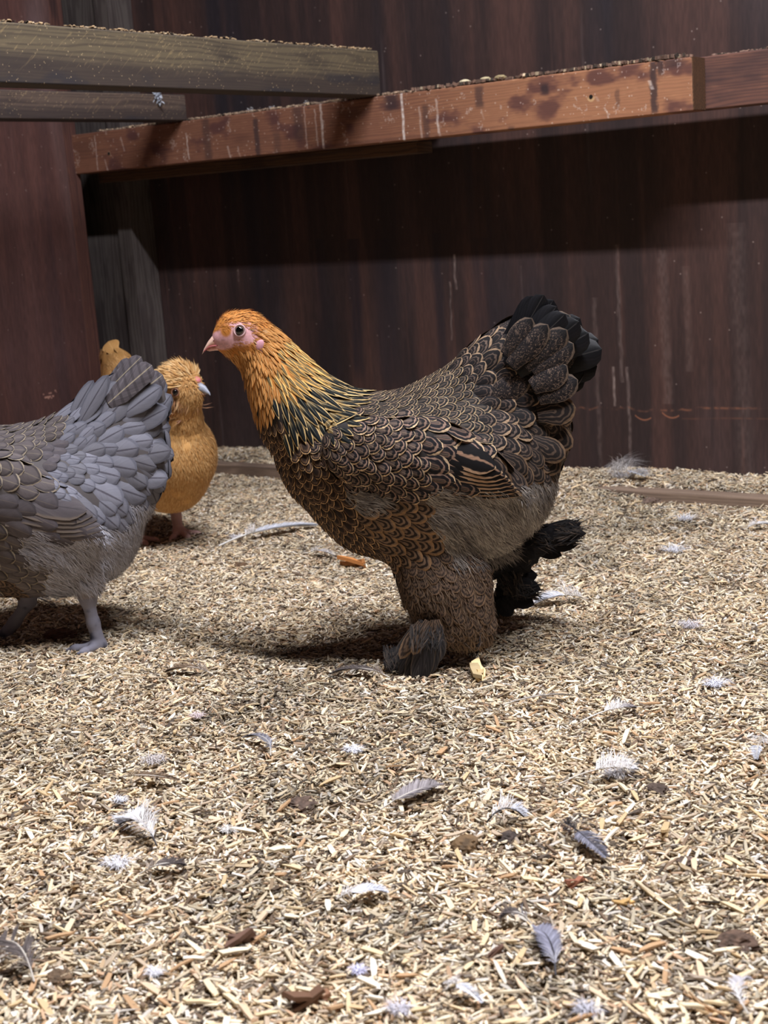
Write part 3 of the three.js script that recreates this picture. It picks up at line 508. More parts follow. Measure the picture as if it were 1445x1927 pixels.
{
  const t = thing('roost_beam', 'stained orange brown timber rail with white dropping streaks fixed along the back wall', 'rail', V(-1.5, BY0, BZ));
  const frontMat = std({ map: frontTex, roughness: 0.72 });
  const fb = board(t, 'front_board', BX0, BX1, BY0, BY1, -2.044, BZ, frontMat, 'x'); fb.userData.label = 'front board with sawn end and nail hole';
  const end = boxGeo(BX1 - 0.003, BX1 + 0.0006, BY0 + 0.001, BY1 - 0.001, -2.0435, BZ - 0.0005, 0, [-2.044, BY0]); end.translate(1.5, -BY0, -BZ);
  part(fb, 'sawn_end', scaledUV(end, 1 / 0.044, 1 / 0.0755), endMat);
  const nh = new THREE.CylinderGeometry(0.003, 0.003, 0.004, 12); nh.rotateX(Math.PI / 2);
  for (const q of [nailAt, nailB]) { const n = part(fb, 'nail_hole', nh, std({ color: 0x0c0806, roughness: 1 })); n.position.set(q.x + 1.5, q.y - BY0, -0.0012); }
  const rf = timber([108, 72, 60], [62, 44, 44], [146, 100, 78], 6.6, 0.9);
  board(t, 'rear_board', -2.165, 0.6, BY0 + 0.0006, BY1 + 0.0006, -2.081, -2.0445, std({ map: tex(1024, 64, (u, v) => rf(u * 2.76, v * 0.075)), roughness: 0.75 }), 'x').userData.label = 'darker rear board running on to the right';
  const lf = timber([88, 62, 40], [48, 34, 26], [120, 90, 60], 9.6, 0.8);
  const ledMat = std({ map: tex(512, 32, (u, v) => lf(u * 0.8, v * 0.02)), roughness: 0.8 });
  board(t, 'support_batten', -2.156, -1.385, 0.5655, 0.5848, -2.095, -2.047, ledMat, 'x', 0.0015).userData.label = 'short batten under the front board';
  board(t, 'packing_piece', -2.116, -1.4, 0.6, 0.656, -2.149, -2.0815, ledMat, 'x', 0.0015);
}
// perches: laid across the rail, running from the wall towards the viewer's left
function perchBoard(label, x1, wid, y0, y1, z0, z1, seed, tones) {
  const t = thing('perch', label, 'perch', V(x1 - wid / 2, y0, z0));
  const fn = timber(...tones, seed, 0.62);
  const top = y1 - y0;
  const mat = std({ map: tex(2048, 128, (u, v) => {
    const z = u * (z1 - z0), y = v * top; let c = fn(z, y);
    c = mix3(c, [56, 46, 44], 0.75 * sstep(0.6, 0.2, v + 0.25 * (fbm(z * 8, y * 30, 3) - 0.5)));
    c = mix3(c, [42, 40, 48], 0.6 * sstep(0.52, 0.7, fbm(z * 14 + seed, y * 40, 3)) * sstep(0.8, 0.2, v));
    const h = h2(Math.floor(z * 700), Math.floor(y * 700)); if (h > 0.988) c = mix3(c, [214, 186, 140], 0.55);
    const sc = vn((z * 1 + y * 1.2) * 500, (z - y) * 60); c = mix3(c, [188, 160, 110], 0.35 * sstep(0.78, 0.95, sc) * sstep(0.1, 0.5, v));
    return c;
  }), roughness: 0.8 });
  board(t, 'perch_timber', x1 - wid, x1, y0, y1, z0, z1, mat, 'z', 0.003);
  return t;
}
const perchA = perchBoard('upper front perch board, thick weathered olive brown timber whose end rests on the rail', -1.43, 0.046, 0.661, 0.7345, -2.018, -0.6, 2.2, [[104, 92, 72], [60, 52, 46], [142, 124, 94]]);
const perchB = perchBoard('lower rear perch board, wavy grained dark timber with a white wad stuck near its end', -1.868, 0.044, 0.661, 0.7075, -2.012, -0.9, 4.1, [[98, 82, 72], [52, 42, 42], [126, 106, 88]]);
// crusts of dried droppings and litter along the tops
function crust(label, axis, a0, a1, c, w, y, seed, h = 0.004, col = [150, 126, 104]) {
  const R = rng(seed), o = { p: [], n: [], c: [] };
  const n = Math.round((a1 - a0) / 0.0035);
  for (let i = 0; i < n * 5; i++) {
    const a = lerp(a0, a1, R()), b = c + (R() - 0.5) * w, k = 0.7 + 0.4 * R(), lump = fbm(a * 22 + seed, b * 40, 3), th = h * (0.3 + 1.5 * lump);
    if (lump < 0.32) continue;
    const cc = R() < 0.09 ? [214, 190, 156] : R() < 0.2 ? [70, 58, 48] : col;
    pushChip(o, R, axis === 'x' ? a : b, y + 0.0016 + th * 0.35, axis === 'x' ? b : a, 0.003 + 0.005 * R(), 0.002 + 0.0035 * R(), th, R() * 6.28, (R() - 0.5) * 0.4, lin(mul(cc, k)));
  }
  const m = new THREE.Mesh(soup(o), chipMat); m.name = numbered('dropping_crust'); m.userData.kind = 'stuff'; shadows(m); scene.add(m); return tag(m, label, 'dirt');
}
crust('speckled crumbs of litter along the top edge of the upper perch board', 'z', -2.0, -1.1, -1.452, 0.04, 0.7345, 5, 0.0018, [188, 158, 120]);
crust('brown crust of dried droppings along the top of the stained wall rail', 'x', -1.36, -0.88, -2.02, 0.04, 0.6605, 6, 0.0042, [128, 100, 84]);
crust('thin dusty crumbs on the left half of the wall rail', 'x', -2.1, -1.37, -2.02, 0.036, 0.6605, 7, 0.0024, [170, 144, 120]);
crust('dust and crumbs on the rear board of the rail at the right edge', 'x', -0.86, -0.3, -2.063, 0.03, 0.6612, 8, 0.002, [150, 120, 104]);

// ------------------------------------------------------------------ main hen: gold neck, laced brown body
{
  const fr = henFrame(800, 1268, 0.05), { L, side, s, chain, hit, G, cam } = fr, R = rng(77);
  const wing = [...chain([[665, 845, 58, 0.42, 0.072], [800, 868, 74, 0.42, 0.074], [900, 885, 48, 0.42, 0.073], [975, 922, 14, 0.5, 0.071]])];
  const nearLeg = chain([[818, 1050, 80, 0.62, 0.035], [842, 1112, 78, 0.55, 0.045], [866, 1158, 58, 0.55, 0.05], [892, 1186, 36, 0.7, 0.05]]);
  const farLeg = [...chain([[900, 1040, 60, 0.7, -0.04], [975, 1030, 36, 0.8, -0.05], [1035, 1008, 20, 0.8, -0.05]]), ...chain([[975, 1040, 24, 1, -0.05], [950, 1130, 18, 1, -0.055], [945, 1148, 16, 1, -0.06]])];
  const shank = chain([[862, 1188, 26, 0.9, 0.05], [806, 1200, 22, 1, 0.052], [792, 1248, 17, 1, 0.053], [782, 1268, 9, 1, 0.054]]);
  const body = [
    ...chain([[419, 640, 15, 0.8], [440, 629, 33, 0.72], [460, 632, 41, 0.72], [482, 645, 36, 0.74], [505, 670, 41, 0.8], [528, 716, 61, 0.86], [568, 778, 81, 0.9], [640, 852, 114, 0.9], [722, 892, 150, 0.86], [800, 900, 163, 0.84], [876, 892, 160, 0.84], [930, 896, 112, 0.88]]),
    ...chain([[455, 654, 23, 0.8], [470, 672, 20, 0.8]]),
    ...chain([[850, 800, 100, 0.85], [905, 765, 90, 0.62], [960, 716, 92, 0.5], [1008, 675, 78, 0.42], [1040, 655, 58, 0.36]]),
    ...chain([[930, 840, 110, 0.7], [985, 800, 84, 0.62], [1005, 835, 58, 0.7]]),
    ...wing, ...mirror(wing), ...nearLeg, ...farLeg, ...shank,
  ];
  for (const p of wing) p[10] = 0.008;
  const f = makeSDF(body, 0.013);
  const a = L(395, 560), b = L(1110, 1285);
  const h0 = L(396, 700), h1 = L(512, 570);
  const eyeP = hit(f, 451, 622), face = L(440, 640), skinC = { pink: lin([226, 172, 176]), gold: lin([190, 120, 46]), dark: lin([34, 28, 26]), brown: lin([84, 66, 52]), fl: lin([96, 84, 76]), black: lin([30, 28, 30]), shank: lin([150, 130, 90]) };
  const colorAt = (x, y, z) => {
    const [px, py] = side(V(x, y, z));
    if (px < 560 && py < 760) {
      const d1 = Math.hypot((px - 450) / 36, (py - 628) / 24), d2 = Math.hypot((px - 420) / 26, (py - 640) / 18), d3 = Math.hypot((px - 490) / 10, (py - 650) / 13);
      let k = clamp(Math.max(sstep(1.15, 0.85, d1), sstep(1.15, 0.85, d2), sstep(1.2, 0.8, d3)) * sstep(0, 4, py - (606 + (px - 405) * -0.05)));
      const lore = Math.hypot((px - 425) / 11, (py - 622) / 13); k *= 1 - sstep(1.2, 0.7, lore);
      const n = 0.72 + 0.5 * fbm(px * 0.35, py * 0.5, 3);
      return mix3(skinC.gold, mul(skinC.pink, n), k);
    }
    const t = sstep(905, 960, py); return py > 1195 ? skinC.black : mix3(mix3(skinC.dark, skinC.brown, t), skinC.fl, sstep(880, 960, px) * t);
  };
  const geo = bodyGeometry(f, [a.x - 0.01, -0.002, -0.125], [b.x + 0.01, a.y + 0.01, 0.125], 0.004, [[h0.x, h0.y, -0.05, h1.x, h1.y, 0.05, 0.0014]], colorAt);
  const hen = henThing('golden necked brown hen with dark laced feathers standing side on in the centre', G, 0.63498);
  part(hen, 'body', geo, std({ vertexColors: true, roughness: 0.75 }));
  // face
  const q = (px, py) => { const p = L(px, py); return [p.x, p.y]; };
  const beakMat = new THREE.MeshPhysicalMaterial({ color: srgb(224, 186, 168), roughness: 0.38, clearcoat: 0.25 });
  const U = [[430, 635, 20, 15.5], [418, 634, 19.5, 14.5], [407, 636.5, 17, 12.5], [397, 643, 12.5, 9], [389, 651, 8.6, 5.8], [383, 660, 4.5, 2.8], [380.5, 666, 1, 0.7]].map(([x, y, hh, hw]) => [...q(x, y), hh * s, hw * s, 0.35, 0.94]);
  const upper = part(hen, 'upper_beak', loft(U), beakMat);
  const Lw = [[438, 652, 7, 12], [420, 653, 6, 10], [405, 655, 4.5, 7], [394, 658, 3, 4], [389, 659, 1, 1.2]].map(([x, y, hh, hw]) => [...q(x, y), hh * s, hw * s]);
  part(hen, 'lower_beak', loft(Lw), new THREE.MeshPhysicalMaterial({ color: srgb(214, 160, 148), roughness: 0.45, clearcoat: 0.2 }));
  for (const z of [1, -1]) { const n = new THREE.SphereGeometry(1, 12, 8); n.scale(5.5 * s, 1.7 * s, 2 * s); n.rotateZ(0.55); const m = part(upper, 'nostril', n, std({ color: srgb(120, 74, 76), roughness: 0.9 })); const p = q(406, 638); m.position.set(p[0], p[1], z * 10.3 * s); }
  for (const z of [1, -1]) { const pts = [[384, 661, 3], [394, 652.5, 8.2], [406, 649.5, 12.6], [420, 648, 15.4], [434, 645.5, 17], [445, 647.5, 18]].map(([x, y, w]) => V(...q(x, y), w * s * z)); part(hen, 'mouth_line', new THREE.TubeGeometry(new THREE.CatmullRomCurve3(pts), 18, 1.3 * s, 6), std({ color: srgb(176, 96, 100), roughness: 0.6 })); }
  const comb = part(hen, 'comb', loft([[402, 624, 3, 3], [408, 616, 7, 5], [416, 609, 7, 5], [424, 604, 2, 2]].map(([x, y, hh, hw]) => [...q(x, y), hh * s, hw * s, 0.6, 0.8])), std({ color: srgb(204, 140, 138), roughness: 0.6 }));
  for (const z of [1, -1]) {
    const n = grad(f, eyeP.x, eyeP.y, eyeP.z); n.z *= z; n.normalize(); n.x *= 0.6; n.normalize();
    eyeParts(hen, V(eyeP.x, eyeP.y, eyeP.z * z), n, 9.4 * s, [104, 88, 78]);
    const l = new THREE.SphereGeometry(1, 14, 10); l.scale(8 * s, 11 * s, 4 * s); const e = hit(f, 489, 650); const lobe = part(hen, 'earlobe', l, std({ color: srgb(206, 150, 162), roughness: 0.6 })); lobe.position.set(e.x, e.y, (e.z - 0.0005) * z); lobe.rotation.z = -0.4;
  }
  const zones = [
    [425, 606, 1, -0.35, 15, 7, 'head'], [460, 592, 1, 0.05, 17, 7, 'head'], [500, 612, 0.85, 0.5, 22, 8, 'head'], [470, 606, 1, 0.1, 16, 7, 'head'],
    [440, 628, 1, 0, 14, 8, 'none'], [462, 632, 1, 0.1, 14, 8, 'none'], [425, 640, 1, 0.2, 14, 8, 'none'], [455, 650, 0.9, 0.45, 13, 6, 'head'], [440, 658, 0.8, 0.6, 12, 6, 'head'], [475, 655, 0.7, 0.6, 15, 7, 'head'], [478, 620, 1, 0.1, 13, 6, 'head'],
    [462, 680, 0.2, 1, 22, 7, 'gold'], [480, 700, 0.15, 1, 26, 8, 'gold'], [515, 640, 0.7, 0.7, 32, 7, 'gold'], [530, 662, 0.62, 0.78, 42, 8, 'goldmid'], [505, 680, 0.4, 0.9, 34, 8, 'gold'], [550, 680, 0.66, 0.74, 52, 9, 'goldmid'], [495, 735, 0.15, 1, 34, 10, 'gold'], [520, 715, 0.42, 0.9, 48, 10, 'goldmid'],
    [552, 720, 0.55, 0.82, 60, 11, 'goldmid'], [585, 705, 0.72, 0.68, 62, 12, 'goldmid'], [498, 775, 0.2, 1, 34, 12, 'gold'], [512, 815, 0.25, 1, 30, 15, 'breast'], [528, 770, 0.3, 0.95, 59, 14, 'hackle'], [560, 775, 0.45, 0.88, 72, 15, 'hackle'], [600, 750, 0.66, 0.74, 74, 15, 'hackle'], [625, 735, 0.88, 0.45, 66, 14, 'hackle'], [600, 800, 0.55, 0.82, 72, 17, 'hackle'], [550, 825, 0.32, 0.94, 63, 16, 'hackle'], [640, 775, 0.78, 0.6, 70, 16, 'hackle'], [670, 745, 0.95, 0.24, 59, 16, 'hackle'], [660, 800, 0.8, 0.55, 57, 18, 'hackle'], [700, 740, 1, 0.1, 37, 14, 'saddle'], [705, 765, 0.95, 0.25, 31, 18, 'saddle'],
    [520, 845, 0.22, 0.97, 23, 18, 'breast'], [575, 870, 0.4, 0.9, 27, 21, 'breast'], [620, 850, 0.6, 0.8, 28, 22, 'covert'], [545, 910, 0.35, 0.93, 26, 21, 'breast'], [600, 920, 0.55, 0.83, 27, 23, 'breast'], [570, 975, 0.6, 0.8, 26, 21, 'breast'], [620, 1000, 0.76, 0.65, 30, 23, 'breast'], [680, 1040, 0.84, 0.5, 33, 25, 'breast'], [740, 1060, 0.9, 0.42, 35, 27, 'flank'], [650, 975, 0.85, 0.5, 35, 25, 'breast'], [700, 985, 0.92, 0.36, 49, 32, 'flank'], [740, 1010, 0.92, 0.3, 46, 35, 'flank'], [770, 960, 0.97, 0.15, 51, 35, 'flank'], [790, 1030, 0.9, 0.35, 46, 36, 'flank'],
    [682, 940, 1, 0.1, 30, 30, 'fluff'],
    [680, 800, 0.8, 0.55, 31, 27, 'covert'], [670, 860, 0.75, 0.65, 31, 28, 'covert'], [720, 810, 0.9, 0.42, 33, 29, 'covert'], [720, 870, 0.86, 0.5, 34, 31, 'covert'], [770, 800, 0.95, 0.3, 37, 33, 'covert'], [770, 860, 0.92, 0.4, 35, 33, 'covert'], [690, 910, 0.82, 0.55, 34, 28, 'covert'], [760, 910, 0.92, 0.36, 40, 31, 'covert'], [820, 820, 0.95, 0.28, 55, 41, 'bigcovert'], [870, 825, 0.95, 0.28, 61, 45, 'bigcovert'], [830, 880, 0.95, 0.3, 53, 41, 'bigcovert'], [880, 870, 0.95, 0.32, 58, 40, 'bigcovert'],
    [740, 745, 1, 0.08, 32, 19, 'saddle'], [790, 735, 1, -0.05, 31, 19, 'saddle'], [790, 770, 1, 0.1, 31, 20, 'saddle'], [850, 720, 0.88, -0.45, 31, 20, 'saddle'], [850, 765, 0.98, -0.12, 32, 23, 'saddle'], [900, 790, 1, 0.05, 36, 25, 'saddle'],
    [890, 690, 0.74, -0.66, 42, 26, 'tailcovert'], [920, 650, 0.7, -0.7, 53, 32, 'tailcovert'], [960, 620, 0.72, -0.68, 78, 44, 'darktail'], [930, 710, 0.86, -0.5, 49, 32, 'tailcovert'], [985, 660, 0.82, -0.56, 92, 54, 'darktail'], [1030, 640, 0.85, -0.5, 90, 54, 'darktail'], [920, 750, 0.97, -0.2, 45, 33, 'tailcovert'], [980, 720, 0.95, -0.3, 90, 56, 'darktail'], [1040, 700, 0.92, -0.35, 92, 58, 'darktail'],
    [930, 790, 1, 0.1, 47, 34, 'tailcovert'], [980, 770, 1, 0.05, 57, 39, 'tailcovert'], [1040, 770, 0.95, 0.2, 63, 45, 'dullcovert'], [960, 820, 0.95, 0.3, 53, 39, 'tailcovert'], [1010, 820, 0.86, 0.5, 58, 43, 'dullcovert'], [1060, 820, 0.7, 0.7, 52, 38, 'dullcovert'], [950, 860, 0.9, 0.42, 58, 45, 'dullcovert'], [1000, 870, 0.76, 0.64, 53, 43, 'dullcovert'], [1030, 890, 0.6, 0.8, 43, 38, 'dullcovert'],
    [1010, 935, 0.4, 0.9, 34, 20, 'fluff'], [960, 960, 0.5, 0.85, 34, 20, 'fluff'], [900, 970, 0.6, 0.8, 34, 20, 'fluff'], [850, 990, 0.6, 0.75, 34, 20, 'fluff'], [940, 1020, 0.55, 0.75, 34, 20, 'fluff'], [880, 1030, 0.5, 0.85, 34, 20, 'fluff'], [990, 990, 0.5, 0.85, 34, 20, 'fluff'], [830, 955, 0.8, 0.4, 34, 20, 'fluff'], [1035, 905, 0.4, 0.9, 34, 20, 'fluff'],
    [770, 1090, 0.4, 0.9, 30, 24, 'thigh'], [820, 1085, 0.4, 0.9, 34, 27, 'thigh'], [880, 1085, 0.2, 1, 32, 27, 'thigh'], [800, 1130, 0.45, 0.9, 32, 24, 'thigh'], [860, 1130, 0.25, 0.97, 35, 29, 'thigh'], [910, 1130, 0.1, 1, 35, 27, 'thigh'], [840, 1170, 0.5, 0.8, 32, 24, 'thigh'], [900, 1180, 0.2, 1, 35, 27, 'thigh'],
    [800, 1220, -0.2, 1, 40, 26, 'foot'], [785, 1250, -0.15, 1, 30, 20, 'foot'], [1000, 1010, 0.9, 0.1, 44, 30, 'blackfoot'], [1050, 1005, 1, -0.05, 50, 30, 'blackfoot'], [955, 1120, 0.6, 0.5, 44, 28, 'blackfoot'],
  ];
  const o = { f, geo, zones, side, s, R, toCam: cam.clone().setY(0).normalize(), samples: 120000, skip: (P) => P.z < -0.01 && R() < 0.45 };
  plumage(hen, o);
  const lay = (rows, kind, geoOff = 0.004) => rows.map(([x0, y0, x1, y1, w, lift = 0, z]) => { const A = z === undefined ? hit(f, x0, y0) : L(x0, y0, z), B = z === undefined ? hit(f, x1, y1) : L(x1, y1, z), N = grad(f, A.x, A.y, A.z, 0.003).lerp(grad(f, B.x, B.y, B.z, 0.003), 0.5).normalize(); if (z !== undefined) N.set(0.1, 0.25, z < 0 ? 0.9 : 1).normalize(); A.addScaledVector(N, z === undefined ? -0.0015 + lift * 0.5 : geoOff); B.addScaledVector(N, geoOff + lift); return { m: featherMatrix(A, B, N, w * s), kind, r: R(), size: 1 }; });
  // folded flight feathers, the upper lie over the lower
  const fl = []; for (let i = 0; i < 9; i++) { const t = i / 8; fl.push([lerp(846, 770, t), lerp(850, 940, t), lerp(928, 988, t ** 0.75), lerp(880, 934, t ** 0.9), lerp(44, 20, t), 0.0052 - 0.0006 * i]); }
  const flights = lay(fl, 'flight'); addFeathers(hen, flights, 300);
  addFeathers(hen, flights.map((x) => ({ ...x, m: new THREE.Matrix4().makeScale(1, 1, -1).multiply(x.m) })), 0);
  // tail: black main feathers behind their coverts
  addFeathers(hen, lay([[935, 690, 1002, 558, 34, 0, 0.012], [945, 690, 1022, 556, 40, 0, 0.02], [955, 690, 1046, 578, 44, 0, 0.026], [960, 690, 1062, 592, 46, 0, 0.03], [970, 700, 1088, 606, 50, 0, 0.03], [975, 700, 1106, 628, 54, 0, 0.02], [980, 700, 1131, 658, 58, 0, 0.008], [980, 710, 1122, 690, 52, 0, 0.002], [975, 720, 1100, 716, 46, 0, -0.004], [955, 690, 1040, 566, 44, 0, -0.012], [970, 700, 1090, 600, 50, 0, -0.02], [980, 705, 1124, 640, 54, 0, -0.014]], 'black'), 300);
  addFeathers(hen, lay([[960, 690, 1030, 612, 46, 0, 0.036], [985, 690, 1066, 622, 50, 0, 0.034], [1000, 700, 1078, 648, 50, 0, 0.034], [1000, 730, 1066, 690, 52, 0, 0.036], [1010, 750, 1086, 716, 50, 0, 0.034], [950, 670, 1000, 600, 42, 0, 0.034]], 'darktail'), 300);
  addFeathers(hen, lay([[1010, 800, 1076, 842, 48, 0, 0.02], [1000, 830, 1062, 862, 46, 0, 0.034], [1010, 780, 1082, 768, 54, 0, 0.03], [1000, 850, 1052, 888, 46, 0, 0.03]], 'dullcovert'), 300);
  // feathered feet
  addFeathers(hen, lay([[798, 1168, 738, 1252, 30, 0, 0.06], [800, 1170, 750, 1272, 30, 0, 0.066], [804, 1172, 764, 1286, 30, 0, 0.07], [806, 1172, 778, 1290, 30, 0, 0.074], [810, 1174, 796, 1284, 32, 0, 0.073], [812, 1174, 812, 1268, 32, 0, 0.07], [818, 1174, 826, 1246, 32, 0, 0.067], [820, 1172, 836, 1218, 30, 0, 0.064], [800, 1200, 752, 1276, 26, 0, 0.05]], 'foot'), 300);
  addFeathers(hen, lay([[792, 1172, 752, 1240, 26, 0, 0.075], [806, 1168, 776, 1232, 26, 0, 0.08], [818, 1166, 820, 1206, 30, 0, 0.074]], 'thigh'), 300);
  addFeathers(hen, lay([[1000, 1012, 1092, 985, 34, 0, -0.05], [1000, 1012, 1102, 1004, 30, 0, -0.045], [995, 1018, 1086, 1026, 34, 0, -0.05], [985, 1022, 1056, 1046, 32, 0, -0.055], [950, 1090, 1010, 1082, 36, 0, -0.05], [950, 1100, 1016, 1108, 36, 0, -0.045], [945, 1115, 1004, 1138, 36, 0, -0.05], [940, 1125, 960, 1160, 34, 0, -0.045], [940, 1080, 1000, 1060, 34, 0, -0.055], [930, 1120, 930, 1165, 36, 0, -0.05]], 'blackfoot'), 300);
  // down and fluff
  const B = fluff(o, (x, y) => { const k = zoneAt(zones, x, y).near[6]; return k === 'fluff'; }, 110000, 27, 1.35, [[78, 72, 71], [110, 103, 99], [142, 134, 127], [170, 162, 153], [98, 91, 87]]);
  fluff(o, (x, y) => zoneAt(zones, x, y).near[6] === 'thigh' && R() < 0.55, 60000, 22, 1.3, [[78, 62, 52], [104, 84, 68], [126, 104, 84], [90, 74, 62]], B);
  part(hen, 'belly_fluff', B.geo(), bladeMat, 'stuff').userData.label = 'soft grey brown fluff on belly and thighs';
  const Hd = fluff(o, (x, y) => y < 700 && x < 520 && ['gold', 'head'].includes(zoneAt(zones, x, y).near[6]), 60000, 12, 1.25, [[160, 100, 44], [186, 124, 58], [204, 146, 78], [216, 170, 110]], new Blades(), 0.06);
  fluff(o, (x, y) => x > 470 && x < 498 && y > 618 && y < 642, 9000, 12, 1.6, [[222, 188, 140], [232, 208, 168]], Hd, 0.1);
  part(hen, 'head_plumage', Hd.geo(), bladeMat, 'stuff').userData.label = 'short golden feathers of the head';
  const Bk = new Blades(); for (const [x0, y0, x1, y1, z] of [[1060, 1000, 1098, 988, -0.05], [1060, 1010, 1108, 1006, -0.045], [980, 1110, 1020, 1116, -0.05], [740, 1230, 738, 1270, 0.06], [790, 1190, 776, 1260, 0.075], [815, 1190, 820, 1240, 0.07], [890, 1195, 892, 1225, 0.055], [1010, 1015, 1050, 1030, -0.045], [960, 1090, 980, 1130, -0.04]]) for (let i = 0; i < 240; i++) { const A = L(x0 + (R() - 0.5) * 40, y0 + (R() - 0.5) * 34, z + (R() - 0.5) * 0.03), T = L(x1 + (R() - 0.5) * 30, y1 + (R() - 0.5) * 40, z), D = T.clone().sub(A).normalize(); Bk.add(A, D, V(0.1, 0.3, 1).normalize(), 32 * s * (0.5 + R() * 0.8), 1.8 * s, lin(R() < 0.55 ? [28, 25, 26] : R() < 0.6 ? [56, 48, 43] : [84, 70, 60]), 0.15); }
  part(hen, 'foot_fluff', Bk.geo(), bladeMat, 'stuff');
}

